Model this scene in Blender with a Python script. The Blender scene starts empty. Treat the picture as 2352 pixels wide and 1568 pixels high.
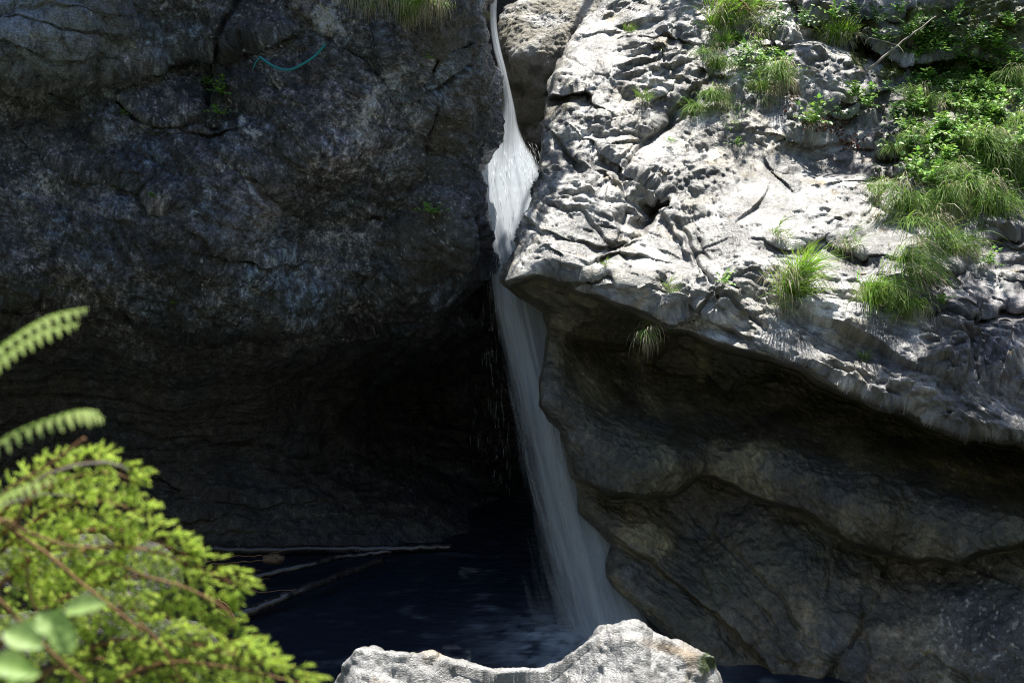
import bpy, math, random
import numpy as np
from mathutils import Vector, Matrix

random.seed(7); rng = np.random.default_rng(7)
SC = bpy.context.scene
COL = SC.collection
F = np.float32

# ------------------------------------------------------------------ camera
CAM_H = 8.0; PITCH = math.radians(12.0); TH = math.tan(math.radians(17.5))
cam_d = bpy.data.cameras.new('camera'); cam = bpy.data.objects.new('camera', cam_d); COL.objects.link(cam)
cam.location = (0, 0, CAM_H); cam.rotation_euler = (math.radians(90) - PITCH, 0, 0)
cam_d.sensor_width = 36; cam_d.lens = 18 / TH
cam_d.clip_start = 0.05; cam_d.clip_end = 400
cam_d.dof.use_dof = True; cam_d.dof.focus_distance = 20.5; cam_d.dof.aperture_fstop = 4.2
SC.camera = cam

# ------------------------------------------------------------------ light
SUN = Vector((0.09, 0.38, 0.915)).normalized()
W = bpy.data.worlds.new('World'); SC.world = W; W.use_nodes = True
nt = W.node_tree; bgn = nt.nodes['Background']
sky = nt.nodes.new('ShaderNodeTexSky'); sky.sky_type = 'NISHITA'; sky.sun_disc = False
sky.sun_elevation = math.asin(SUN.z); sky.sun_rotation = math.atan2(SUN.x, SUN.y)
sky.air_density = 1.0; sky.dust_density = 0.6
nt.links.new(sky.outputs[0], bgn.inputs[0]); bgn.inputs[1].default_value = 0.09
sd = bpy.data.lights.new('sun', 'SUN'); sd.energy = 5.0; sd.angle = math.radians(0.5); sd.color = (1, .955, .88)
so = bpy.data.objects.new('sun', sd); COL.objects.link(so)
so.rotation_euler = SUN.to_track_quat('Z', 'Y').to_euler(); so.location = (0, 10, 30)
SC.view_settings.view_transform = 'Standard'; SC.view_settings.look = 'None'
SC.view_settings.gamma = 1; SC.view_settings.use_curve_mapping = False
SC.view_settings.exposure = 0.95
SC.render.engine = 'CYCLES'
SC.cycles.max_bounces = 6; SC.cycles.diffuse_bounces = 3; SC.cycles.transparent_max_bounces = 24
SC.cycles.sample_clamp_indirect = 6
SC.cycles.filter_width = 1.05; SC.cycles.denoising_prefilter = 'NONE'

# ------------------------------------------------------------------ helpers
def P(px, py, Y):
    """a sight line through the photograph (2352 x 1568 reading) met with the plane at distance Y -> world point"""
    px = np.asarray(px, dtype=np.float64); py = np.asarray(py, dtype=np.float64); Y = np.asarray(Y, dtype=np.float64)
    a = (px - 1176) / 1176 * TH; b = (784 - py) / 1176 * TH
    ry = math.cos(PITCH) + b * math.sin(PITCH); rz = -math.sin(PITCH) + b * math.cos(PITCH)
    t = Y / ry
    return np.stack(np.broadcast_arrays(a * t, Y, CAM_H + rz * t), -1)
def PV(px, py, Y): return Vector(P(px, py, Y).tolist())
def to_px(V):
    x, y, z = V[..., 0], V[..., 1], V[..., 2] - CAM_H
    f = y * math.cos(PITCH) - z * math.sin(PITCH); u = y * math.sin(PITCH) + z * math.cos(PITCH)
    return 1176 + x / f / TH * 1176, 784 - u / f / TH * 1176

def tag(o, label=None, cat=None, group=None, kind=None):
    if label: o['label'] = label
    if cat: o['category'] = cat
    if group: o['group'] = group
    if kind: o['kind'] = kind
    return o
def link(name, me, parent=None):
    o = bpy.data.objects.new(name, me); COL.objects.link(o)
    if parent: o.parent = parent
    return o
def empty(name, loc=(0, 0, 0)):
    o = bpy.data.objects.new(name, None); COL.objects.link(o); o.location = loc; o.empty_display_size = .1
    return o
def mesh(name, V, faces, mats, smooth=True, attrs=None, midx=None):
    """V (n,3); faces (m,k) array of constant k"""
    V = np.asarray(V, dtype=F); faces = np.asarray(faces, dtype=np.int32)
    me = bpy.data.meshes.new(name); k = faces.shape[1]; m = len(faces)
    me.vertices.add(len(V)); me.vertices.foreach_set('co', V.ravel())
    me.loops.add(m * k); me.loops.foreach_set('vertex_index', faces.ravel())
    me.polygons.add(m); me.polygons.foreach_set('loop_start', np.arange(m, dtype=np.int32) * k)
    me.polygons.foreach_set('loop_total', np.full(m, k, dtype=np.int32))
    if smooth: me.polygons.foreach_set('use_smooth', np.ones(m, dtype=bool))
    for mt in (mats if isinstance(mats, (list, tuple)) else [mats]): me.materials.append(mt)
    if midx is not None: me.polygons.foreach_set('material_index', np.asarray(midx, dtype=np.int32))
    if attrs:
        for nme, arr in attrs.items():
            if arr.ndim == 2:
                at = me.attributes.new(nme, 'FLOAT_COLOR', 'POINT')
                c = np.ones((len(V), 4), dtype=F); c[:, :3] = arr; at.data.foreach_set('color', c.ravel())
            else:
                at = me.attributes.new(nme, 'FLOAT', 'POINT'); at.data.foreach_set('value', arr.astype(F).ravel())
    me.update(); me.validate()
    return me
def grid_faces(nr, nc):
    i = np.arange(nr * nc, dtype=np.int32).reshape(nr, nc)
    return np.stack([i[:-1, :-1], i[1:, :-1], i[1:, 1:], i[:-1, 1:]], -1).reshape(-1, 4)

# --- vectorised noise
def _h(ix, iy, iz, s):
    with np.errstate(over='ignore'):
        h = (ix.astype(np.uint32) * np.uint32(374761393) + iy.astype(np.uint32) * np.uint32(668265263)
             + iz.astype(np.uint32) * np.uint32(2147483647) + np.uint32((s * 974711 + 12345) & 0xffffffff))
        h = (h ^ (h >> np.uint32(13))) * np.uint32(1274126177)
        h = (h ^ (h >> np.uint32(16))) * np.uint32(2246822519)
        return h ^ (h >> np.uint32(15))
def _u(h, k): return (((h >> np.uint32(k)) & np.uint32(1023)).astype(F)) / F(1023)
def chunked(fn):
    def g(Q, *a, **k):
        sh = Q.shape[:-1]; Qf = np.ascontiguousarray(Q, dtype=F).reshape(-1, 3)
        if len(Qf) < 20000: return fn(Q.astype(F), *a, **k)
        out = np.empty(len(Qf), dtype=F)
        for i in range(0, len(Qf), 12288): out[i:i + 12288] = fn(Qf[i:i + 12288], *a, **k)
        return out.reshape(sh)
    return g
@chunked
def perlin(Q, s=0):
    Q = Q.astype(F); I = np.floor(Q).astype(np.int32); f = Q - I; w = f * f * f * (f * (f * 6 - 15) + 10)
    out = 0
    for dx in (0, 1):
        wx = w[..., 0] if dx else 1 - w[..., 0]
        for dy in (0, 1):
            wy = w[..., 1] if dy else 1 - w[..., 1]
            for dz in (0, 1):
                wz = w[..., 2] if dz else 1 - w[..., 2]
                h = _h(I[..., 0] + dx, I[..., 1] + dy, I[..., 2] + dz, s)
                g = ((_u(h, 0) * 2 - 1) * (f[..., 0] - dx) + (_u(h, 10) * 2 - 1) * (f[..., 1] - dy) + (_u(h, 20) * 2 - 1) * (f[..., 2] - dz))
                out = out + wx * wy * wz * g
    return out * F(1.5)
def fbm(Q, s=0, o=4, gain=.5, ridge=False):
    a = 1.; t = 0; r = 0
    for k in range(o):
        n = perlin(Q * (2.03 ** k) + 17.3 * k, s + k)
        if ridge: n = 1 - np.abs(n) * 2.4
        r = r + a * n; t += a; a *= gain
    return (r / t).astype(F)
@chunked
def cells(Q, s=0, k=1.2, mode='min', tilt=.8):
    """continuous faceted / scalloped relief: envelope of tilted bowls (min) or lumps (max) around jittered points"""
    Q = Q.astype(F); I = np.floor(Q).astype(np.int32); best = None
    for dx in (-1, 0, 1):
        for dy in (-1, 0, 1):
            for dz in (-1, 0, 1):
                cx, cy, cz = I[..., 0] + dx, I[..., 1] + dy, I[..., 2] + dz
                h = _h(cx, cy, cz, s); h2 = _h(cx, cy, cz, s + 77)
                vx = Q[..., 0] - (cx + _u(h, 0)); vy = Q[..., 1] - (cy + _u(h, 10)); vz = Q[..., 2] - (cz + _u(h, 20))
                lin = tilt * ((_u(h2, 0) - .5) * vx + (_u(h2, 10) - .5) * vy + (_u(h2, 20) - .5) * vz) + .25 * (_u(h2, 5) - .5)
                q = k * (vx * vx + vy * vy + vz * vz)
                if mode == 'min':
                    v = q + lin; best = v if best is None else np.minimum(best, v)
                else:
                    v = -q + lin; best = v if best is None else np.maximum(best, v)
    return best
def aniso(Q, ang, sx, sy, sz, warp=0, s=0):
    if warp:
        Q = Q + warp * np.stack([perlin(Q * .9 + 3.1, s + 900), perlin(Q * .9 + 7.7, s + 901), perlin(Q * .9 + 11.9, s + 902)], -1)
    c, sn = math.cos(ang), math.sin(ang); x, y, z = Q[..., 0], Q[..., 1], Q[..., 2]
    return np.stack([(x * c + z * sn) * sx, y * sy, (-x * sn + z * c) * sz], -1).astype(F)
def smooth(a, b, x):
    t = np.clip((x - a) / (b - a), 0, 1); return t * t * (3 - 2 * t)
def blob(px, py, cx, cy, rx, ry, ang=0):
    c, s = math.cos(ang), math.sin(ang); dx = px - cx; dy = py - cy
    return np.exp(-(((dx * c + dy * s) / rx) ** 2 + ((-dx * s + dy * c) / ry) ** 2))
def pdist(px, py, line):
    """distance (px) to a polyline, and signed side (positive = below the line as it runs left to right)"""
    best = np.full(px.shape, 1e9, dtype=F); side = np.zeros(px.shape, dtype=F)
    for (x0, y0), (x1, y1) in zip(line[:-1], line[1:]):
        dx, dy = x1 - x0, y1 - y0; t = np.clip(((px - x0) * dx + (py - y0) * dy) / (dx * dx + dy * dy), 0, 1)
        ex = px - (x0 + t * dx); ey = py - (y0 + t * dy); d = np.sqrt(ex * ex + ey * ey)
        sg = np.sign(dx * (py - y0) - dy * (px - x0)); m = d < best
        best = np.where(m, d, best); side = np.where(m, sg, side)
    return best.astype(F), side.astype(F)
def rbf(ctrl, px, py):
    """smooth surface through (px, py, Y) control points, solved on a coarse lattice and sampled"""
    c = np.array(ctrl, dtype=np.float64); X = c[:, :2] / 300.
    def phi(r2): return np.sqrt(r2 + .15)
    A = phi(((X[:, None] - X[None]) ** 2).sum(-1)) + np.eye(len(c)) * -.02
    n = len(c); M = np.zeros((n + 3, n + 3)); M[:n, :n] = A; M[:n, n] = 1; M[:n, n + 1:] = X; M[n, :n] = 1; M[n + 1:, :n] = X.T
    w = np.linalg.solve(M, np.concatenate([c[:, 2], [0, 0, 0]]))
    gx = np.linspace(-700, 3100, 191); gy = np.linspace(-900, 1900, 141)
    GX, GY = np.meshgrid(gx, gy); R = np.full(GX.shape, w[n]) + w[n + 1] * GX / 300 + w[n + 2] * GY / 300
    for i in range(n): R += w[i] * phi((GX / 300 - X[i, 0]) ** 2 + (GY / 300 - X[i, 1]) ** 2)
    fx = np.clip((px + 700) / 20, 0, 189.999); fy = np.clip((py + 900) / 20, 0, 139.999)
    ix = fx.astype(int); iy = fy.astype(int); tx = fx - ix; ty = fy - iy
    return (R[iy, ix] * (1 - tx) + R[iy, ix + 1] * tx) * (1 - ty) + (R[iy + 1, ix] * (1 - tx) + R[iy + 1, ix + 1] * tx) * ty
def normals(V):
    dr = np.gradient(V, axis=0); dc = np.gradient(V, axis=1)
    n = np.cross(dr, dc); n /= np.linalg.norm(n, axis=-1, keepdims=True) + 1e-9
    return n.astype(F)
def blur(A, k):
    for ax in (0, 1):
        pad = [(0, 0)] * A.ndim; pad[ax] = (k + 1, k); B = np.cumsum(np.pad(A.astype(np.float64), pad, mode='edge'), axis=ax)
        n = A.shape[ax]; A = ((np.take(B, range(2 * k + 1, 2 * k + 1 + n), axis=ax) - np.take(B, range(0, n), axis=ax)) / (2 * k + 1))
    return A
def interp(tab, v): return np.interp(v, [a for a, b in tab], [b for a, b in tab])
def mixc(a, b, t): return a * (1 - t[..., None]) + np.array(b, dtype=F) * t[..., None]

# ------------------------------------------------------------------ materials
def mat_new(name):
    m = bpy.data.materials.new(name); m.use_nodes = True; n = m.node_tree; b = n.nodes['Principled BSDF']
    return m, n, b
def N(nt, t, **kw):
    n = nt.nodes.new(t)
    for k, v in kw.items(): setattr(n, k, v)
    return n
def rock_mat(name, rough=.6, bump=.6, grain=.35, spec=.5, stretch=(1, 1, 1), rot=0):
    m, n, b = mat_new(name); L = n.links.new
    at = N(n, 'ShaderNodeAttribute', attribute_name='albedo')
    tc = N(n, 'ShaderNodeNewGeometry'); mp = N(n, 'ShaderNodeMapping'); L(tc.outputs['Position'], mp.inputs[0])
    mp.inputs['Scale'].default_value = stretch; mp.inputs['Rotation'].default_value = (0, rot, 0)
    n1 = N(n, 'ShaderNodeTexNoise'); n1.inputs['Scale'].default_value = 38; n1.inputs['Detail'].default_value = 6; n1.inputs['Roughness'].default_value = .7
    n2 = N(n, 'ShaderNodeTexNoise'); n2.inputs['Scale'].default_value = 14; n2.inputs['Detail'].default_value = 5
    v = N(n, 'ShaderNodeTexVoronoi', feature='DISTANCE_TO_EDGE'); v.inputs['Scale'].default_value = 13; v.inputs['Randomness'].default_value = 1
    for q in (n1, n2, v): L(mp.outputs[0], q.inputs['Vector'])
    r = N(n, 'ShaderNodeMapRange'); r.inputs[1].default_value = .36; r.inputs[2].default_value = .64
    r.inputs[3].default_value = 1 - grain; r.inputs[4].default_value = 1 + grain; L(n1.outputs[0], r.inputs[0])
    mx = N(n, 'ShaderNodeMix', data_type='RGBA', blend_type='MULTIPLY'); mx.inputs[0].default_value = 1
    L(at.outputs['Color'], mx.inputs[6]); L(r.outputs[0], mx.inputs[7]); L(mx.outputs[2], b.inputs['Base Color'])
    rr = N(n, 'ShaderNodeMapRange'); rr.inputs[1].default_value = .35; rr.inputs[2].default_value = .65
    rr.inputs[3].default_value = rough - .15; rr.inputs[4].default_value = rough + .18; L(n2.outputs[0], rr.inputs[0]); L(rr.outputs[0], b.inputs['Roughness'])
    b.inputs['Specular IOR Level'].default_value = spec
    ad = N(n, 'ShaderNodeMath', operation='MULTIPLY_ADD'); L(n1.outputs[0], ad.inputs[0]); ad.inputs[1].default_value = .8
    vm = N(n, 'ShaderNodeMath', operation='MINIMUM'); L(v.outputs['Distance'], vm.inputs[0]); vm.inputs[1].default_value = .12
    L(vm.outputs[0], ad.inputs[2])
    bp = N(n, 'ShaderNodeBump'); bp.inputs['Strength'].default_value = bump; bp.inputs['Distance'].default_value = .035
    L(ad.outputs[0], bp.inputs['Height']); L(bp.outputs[0], b.inputs['Normal'])
    return m
M = {}
M['rock_light'] = rock_mat('pale_schist', .43, .5, .26, .8, (1, 1, 1.8), math.radians(35))
M['rock_dark'] = rock_mat('dark_wet_schist', .40, 1., .55, .8, (1, 1, 1.3), math.radians(-35))
M['rock_plain'] = rock_mat('grey_stone', .6, .7, .3, .4)

def leaf_mat(name, col, var=.35, trans=.35, rough=.5, tipcol=None):
    m, n, b = mat_new(name); L = n.links.new
    g = N(n, 'ShaderNodeNewGeometry')
    hs = N(n, 'ShaderNodeHueSaturation'); hs.inputs['Color'].default_value = (*col, 1)
    mr = N(n, 'ShaderNodeMapRange'); mr.inputs[3].default_value = 1 - var; mr.inputs[4].default_value = 1 + var * 1.4; L(g.outputs['Random Per Island'], mr.inputs[0])
    L(mr.outputs[0], hs.inputs['Value'])
    w = N(n, 'ShaderNodeTexWhiteNoise', noise_dimensions='1D'); L(g.outputs['Random Per Island'], w.inputs['W'])
    mh = N(n, 'ShaderNodeMapRange'); mh.inputs[3].default_value = .47; mh.inputs[4].default_value = .525; L(w.outputs[0], mh.inputs[0]); L(mh.outputs[0], hs.inputs['Hue'])
    out = hs.outputs[0]
    if tipcol:
        at = N(n, 'ShaderNodeAttribute', attribute_name='tip'); mx = N(n, 'ShaderNodeMix', data_type='RGBA')
        L(at.outputs['Fac'], mx.inputs[0]); L(out, mx.inputs[6]); mx.inputs[7].default_value = (*tipcol, 1); out = mx.outputs[2]
    L(out, b.inputs['Base Color']); b.inputs['Roughness'].default_value = rough
    b.inputs['Specular IOR Level'].default_value = .35
    tr = N(n, 'ShaderNodeBsdfTranslucent'); L(out, tr.inputs[0]); ms = N(n, 'ShaderNodeMixShader'); ms.inputs[0].default_value = trans
    L(b.outputs[0], ms.inputs[1]); L(tr.outputs[0], ms.inputs[2]); L(ms.outputs[0], n.nodes['Material Output'].inputs[0])
    return m
M['grass'] = leaf_mat('green_grass', (.20, .34, .06), .4, .45)
M['grass_bright'] = leaf_mat('bright_grass', (.26, .46, .06), .35, .5)
M['straw'] = leaf_mat('dry_grass', (.46, .42, .27), .4, .3)
M['leaf'] = leaf_mat('herb_leaf', (.20, .38, .06), .5, .4, .4)
M['leaf_dark'] = leaf_mat('dark_herb_leaf', (.08, .18, .035), .5, .3, .45)
M['leaf_soft'] = leaf_mat('soft_pale_leaf', (.34, .56, .18), .25, .5, .5)
M['fern'] = leaf_mat('fern_green', (.50, .70, .24), .2, .5, .6)
M['needle_new'] = leaf_mat('fresh_spruce_needle', (.58, .72, .15), .25, .55, .5)
M['needle_old'] = leaf_mat('old_spruce_needle', (.18, .27, .04), .4, .4, .5)
M['canopy'] = leaf_mat('canopy_leaf', (.06, .12, .03), .3, .25)
M['dead_leaf'] = leaf_mat('dead_leaf', (.14, .055, .03), .6, .2, .6)
M['moss'] = leaf_mat('moss_green', (.11, .13, .018), .5, .1, .9)
def wood_mat(name, c0, c1, rough=.7, spec=.4, coat=0):
    m, n, b = mat_new(name); L = n.links.new
    tc = N(n, 'ShaderNodeTexCoord'); ns = N(n, 'ShaderNodeTexNoise'); ns.inputs['Scale'].default_value = 9; ns.inputs['Detail'].default_value = 7
    L(tc.outputs['Object'], ns.inputs['Vector']); cr = N(n, 'ShaderNodeValToRGB')
    cr.color_ramp.elements[0].position = .35; cr.color_ramp.elements[1].position = .65
    cr.color_ramp.elements[0].color = (*c0, 1); cr.color_ramp.elements[1].color = (*c1, 1)
    L(ns.outputs[0], cr.inputs[0]); L(cr.outputs[0], b.inputs['Base Color']); b.inputs['Roughness'].default_value = rough
    b.inputs['Specular IOR Level'].default_value = spec; b.inputs['Coat Weight'].default_value = coat; b.inputs['Coat Roughness'].default_value = .15
    bp = N(n, 'ShaderNodeBump'); bp.inputs['Strength'].default_value = .5; bp.inputs['Distance'].default_value = .02
    L(ns.outputs[0], bp.inputs['Height']); L(bp.outputs[0], b.inputs['Normal'])
    return m
M['wet_log'] = wood_mat('wet_log', (.016, .015, .017), (.055, .05, .05), .25, .6, .8)
M['drift'] = wood_mat('driftwood', (.09, .065, .045), (.22, .17, .12))
M['twig'] = wood_mat('brown_twig', (.16, .075, .03), (.34, .19, .09))
M['twig_grey'] = wood_mat('grey_twig', (.2, .17, .14), (.42, .38, .33))
M['bark'] = wood_mat('bark', (.05, .04, .03), (.13, .10, .08))
m, n, b = mat_new('teal_plastic'); b.inputs['Base Color'].default_value = (.02, .28, .31, 1); b.inputs['Roughness'].default_value = .4; M['hose'] = m

# ------------------------------------------------------------------ rock sheets
# --- LEFT CLIFF
print('left cliff')
NR, NCf, NCw = 660, 600, 70
rows = np.concatenate([np.linspace(-750, -20, 40, endpoint=False), np.linspace(-20, 1270, 590, endpoint=False), np.linspace(1270, 1480, 30)])
NR = len(rows)
sil = [(-750, 1190), (-300, 1170), (-60, 1128), (0, 1122), (60, 1112), (95, 1118), (130, 1138), (165, 1152), (230, 1158), (300, 1156), (335, 1142), (370, 1116), (392, 1104), (430, 1108), (470, 1114), (520, 1122), (560, 1130), (600, 1136),
       (625, 1130), (660, 1105), (700, 1085), (760, 1080), (1480, 1080)]
backx = [(-750, 950), (560, 1020), (640, 1120), (760, 1420), (1480, 1500)]
ctrlL = [(-600,-750,22.6),(-600,0,20.6),(-600,400,20.4),(-600,900,21.3),(-600,1400,21.8),
 (0,-700,21.9),(0,-300,21.3),(400,-600,22.0),(800,-600,22.2),(1050,-600,22.9),(1100,-250,22.7),(600,-250,21.7),
 (0,0,20.9),(0,110,20.35),(150,100,20.5),(60,210,21.25),(300,190,21.4),(0,400,20.95),(0,560,20.7),(0,670,20.8),(0,800,21.5),(0,950,21.9),(0,1100,22.3),(0,1300,22.4),
 (300,0,20.95),(300,300,20.9),(300,420,21.0),(300,560,20.9),(300,680,20.95),(300,800,21.6),(300,1000,22.4),(300,1240,22.75),
 (500,150,21.6),(600,0,21.4),(600,150,21.3),(600,300,21.2),(580,480,20.9),(600,590,21.1),(600,700,21.3),(600,850,22.2),(600,1050,23.1),(600,1240,23.0),
 (760,300,21.1),(760,420,21.3),(740,530,21.9),(740,640,21.6),(850,60,21.2),(900,150,21.35),(900,300,21.5),(900,450,21.8),(900,560,21.7),(900,680,22.0),(850,760,22.9),(850,900,25.2),(850,1230,23.2),
 (1050,0,21.7),(1080,200,22.0),(1000,500,21.5),(1000,600,21.6),(1100,420,22.1),(1110,590,22.0),(1000,700,22.6),(1000,900,27.5),(1000,1230,23.4),(1100,750,25),(1100,1000,26.5),(1100,1240,23.6),(1400,800,29),(1400,1100,30),(1400,1260,25),(1400,1450,24.5)]
s_ = np.linspace(0, 1, NCf); PXf = np.zeros((NR, NCf)); xl = -560.
# concentrate columns inside the frame
u = np.where(s_ < .05, s_ / .05, 1.); v_ = np.clip((s_ - .05) / .95, 0, 1)
SIL = interp(sil, rows) - 5
PXf = np.where(s_[None] < .05, xl + (0 - 15 - xl) * u[None], -15 + (SIL[:, None] + 15) * v_[None])
PYf = np.repeat(rows[:, None], NCf, 1)
Yf = rbf(ctrlL, PXf, PYf)
# authored relief (metres, + pushes back)
def stepdown(px, py, line, dY, wid, decay):
    d, sd_ = pdist(px, py, line); sg = d * sd_
    return dY * smooth(-wid * .3, wid, sg) * np.exp(-np.maximum(sg, 0) / decay) * (d < decay * 6)
wq = P(PXf, PYf, Yf)
wob = 14 * perlin(wq * 2.2, 5) + 7 * perlin(wq * 6, 6); wob2 = 14 * perlin(wq * 2.2, 15) + 7 * perlin(wq * 6, 16)
qx, qy = PXf + wob, PYf + wob2
add = 0
add = add + stepdown(qx, qy, [(-600,150),(0,158),(80,168),(150,178),(230,168),(300,150),(420,120),(530,100)], .75, 16, 75)
add = add + stepdown(qx, qy, [(-200,105),(0,90),(60,98),(140,118),(240,110)], .12, 5, 14)
add = add + stepdown(qx, qy, [(-200,50),(60,42),(150,60),(250,70)], .10, 5, 12)
add = add + stepdown(qx, qy, [(60,20),(150,12),(280,22),(330,10)], .07, 5, 12)
add = add + stepdown(qx, qy, [(270,235),(300,265),(350,298),(400,300),(440,288),(500,298)], .16, 7, 26)
add = add + stepdown(qx, qy, [(100,360),(150,392),(230,392),(330,440),(400,478),(430,520),(520,582),(600,602),(660,600)], .2, 7, 30)
add = add + stepdown(qx, qy, [(650,455),(720,500),(800,480),(880,478),(940,430),(960,330)], .28, 25, 60)
add = add + stepdown(qx, qy, [(-300,655),(-50,672),(80,680),(200,690),(300,715),(400,745),(520,758),(600,742),(700,730),(850,715),(1000,700),(1080,650),(1140,605)], .55, 22, 160)
add = add + stepdown(qx, qy, [(850,640),(950,672),(1050,680),(1120,640)], .15, 10, 40)
add = add + stepdown(qx, qy, [(740,60),(850,140),(930,200),(990,120),(1060,95),(1110,90)], .25, 12, 45)
add = add + stepdown(qx, qy, [(880,130),(900,220),(985,330),(1100,385)], .10, 12, 50)
add = add + stepdown(qx, qy, [(-100,905),(80,890),(280,905),(400,930)], .14, 10, 50)
add = add + stepdown(qx, qy, [(300,960),(420,1010),(600,1010),(760,1050)], .12, 12, 60)
add = add + stepdown(qx, qy, [(320,1080),(400,1110),(480,1150),(600,1165),(760,1160),(880,1140)], .16, 8, 30)
add = add + stepdown(qx, qy, [(360,1185),(500,1195),(640,1190),(800,1196)], .10, 6, 16)
add = add + stepdown(qx, qy, [(360,1215),(500,1222),(700,1215),(860,1222)], .08, 6, 14)
Yf = Yf + add + .7 * smooth(720, 900, PYf) * (1 - smooth(1060, 1240, PYf))
# wrap round the right-hand edge and run back into the gorge / cave
e = v_; fall = 1 - np.clip((PXf - (SIL[:, None] - 55)) / 55, 0, 1)
upper = (1 - smooth(560, 700, rows))[:, None]
Yf = Yf + upper * .35 * (1 - np.sqrt(np.clip(1 - (1 - fall) ** 2, 0, 1)))
k = np.linspace(0, 1, NCw + 1)[1:][None]
BX = interp(backx, rows)[:, None]; Yend = Yf[:, -1:]
PXw = SIL[:, None] + (BX - SIL[:, None]) * (k ** 1.3)
YB = np.interp(rows, [-750, 500, 760, 1050, 1240, 1480], [27, 27, 30, 29, 24.6, 24.6])[:, None]
Yw = Yend + (YB - Yend) * (k ** .9)
PX = np.concatenate([PXf, PXw], 1); PY = np.repeat(rows[:, None], NCf + NCw, 1); Y = np.concatenate([Yf, Yw], 1)
V = P(PX, PY, Y)
n0 = normals(blur(V, 5)); n0 *= -np.sign(n0[..., 1:2].mean() + 1e-9) if n0[..., 1].mean() > 0 else 1
QL = V.astype(F)
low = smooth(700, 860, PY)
A1 = aniso(QL, math.radians(-38), .6, 1, 1.5, .5, 1)
d = .16 * fbm(QL * .9, 11, 3) + .04 * fbm(A1 * 2.0, 21, 3, ridge=True) * (1 - .5 * low)
c1 = cells(A1 * 1.5, 31, .7, 'max', 2.2)
d = d + .22 * c1 * (1 - .6 * low)
c2 = cells(aniso(QL, math.radians(-20), .8, 1, 1.3, .15, 2) * 4.0, 41, .7, 'max', 2.4)
d = d + .085 * c2 * (1 - .6 * low)
c3 = cells(aniso(QL, math.radians(-45), .8, 1, 1.3, .1, 3) * 10, 51, .8, 'max', 2.4)
d = d + .034 * c3 * (1 - .5 * low) + .030 * fbm(QL * 9, 61, 4, .6) + .018 * fbm(QL * 34, 71, 2) + .012 * cells(A1 * 20, 55, 1, 'max', 1.8) * (1 - .5 * low)
# flowing bedding in the lower undercut
bend = QL[..., 2] + .12 * QL[..., 0] + .35 * perlin(QL * .5, 81) + .05 * perlin(QL * 2, 82)
ST = np.stack([QL[..., 0] * .35, QL[..., 1] * .35, bend * 5.5], -1)
d = d + low * (.055 * fbm(ST, 91, 4, .6, True))
for line, dep, wd in [([(545,-20),(520,60),(490,120),(484,200),(480,240)], .22, 7), ([(270,235),(300,265),(350,298),(400,300),(440,288),(500,298)], .12, 4),
                      ([(100,360),(150,392),(230,392),(330,440),(400,478),(430,520),(520,582),(600,602)], .12, 4), ([(330,440),(360,400),(340,330)], .06, 4),
                      ([(930,210),(1000,206),(1060,150)], .12, 5), ([(640,210),(700,250),(760,330),(770,420)], .05, 6), ([(1010,330),(1040,420),(1060,520)], .04, 5)]:
    dd, _ = pdist(PX + 8 * perlin(QL * 5, 95), PY + 8 * perlin(QL * 5, 96), line); d = d - dep * np.exp(-(dd / wd) ** 2)
eg = np.exp(-((PX - SIL[:, None]) / 55.) ** 2); d = d - blur(d[..., None], 22)[..., 0] * eg
VL = V + n0 * d[..., None]
# albedo of the dark cliff
base = np.zeros(QL.shape, dtype=F) + np.array((.072, .074, .078), dtype=F)
mot = fbm(QL * 8.5, 103, 4, .8); mot2 = fbm(QL * 2.6 + 4, 105, 4, .7)
base = mixc(base, (.145, .135, .148), np.clip(smooth(-.05, .4, fbm(A1 * 1.1 + 5, 101, 4)) + .8 * blob(PX, PY, 780, 330, 170, 120, .3) + .7 * blob(PX, PY, 610, 420, 60, 140), 0, 1) * smooth(-.25, .2, mot) * (1 - low) * .85)
base = mixc(base, (.075, .11, .155), smooth(.0, .35, fbm(QL * 1.1 + 9, 111, 3)) * smooth(-.3, .2, mot) * .75)
base = base * (1.15 * np.exp(2.7 * np.clip(mot, -.5, .5) + 2.4 * fbm(QL * 24, 110, 3, .8) + 1.7 * np.clip(mot2, -.5, .5) + 1.6 * fbm(QL * .8 + 3, 109, 2)))[..., None]
base = mixc(base, (.065, .062, .040), smooth(.1, .45, fbm(QL * .8 + 2, 121, 3)) * .7)
base = mixc(base, (.36, .41, .46), blob(PX, PY, 50, 40, 230, 110, .2) * .95 * smooth(-.5, .1, mot))  # bluish sky light on the top-left shelf painted into the colour
base = mixc(base, (.36, .31, .28), np.clip(blob(PX, PY, 700, 15, 34, 32) + .9 * blob(PX, PY, 598, 480, 20, 60, .1) + .5 * blob(PX, PY, 545, 520, 50, 60), 0, 1) * .85 * smooth(-.35, .15, mot))
wl = np.clip(blob(PX, PY, 755, 45, 45, 60) + blob(PX, PY, 640, 180, 120, 20, .9) * .5 + blob(PX, PY, 830, 250, 22, 70, .35) + blob(PX, PY, 570, 425, 10, 40, -.3) + blob(PX, PY, 590, 310, 16, 16) + .7 * blob(PX, PY, 560, 285, 12, 40, -.4) + .6 * blob(PX, PY, 100, 430, 90, 40) + .5 * blob(PX, PY, 400, 180, 90, 60), 0, 1)
base = mixc(base, (.62, .64, .66), smooth(.25, .55, wl * .55 + .8 * fbm(QL * 11, 107, 4, .75)) * (wl > .15))
olive = np.clip(blob(PX, PY, 1010, 330, 60, 150, .35) + blob(PX, PY, 1000, 80, 70, 60), 0, 1)
base = mixc(base, (.10, .093, .068), olive * .75)
lich = smooth(.16, .42, fbm(QL * 24, 131, 3, .7)) * smooth(-.05, .33, fbm(QL * 1.9 + 31, 141, 4, .65)) * (1 - .85 * low)
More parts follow.
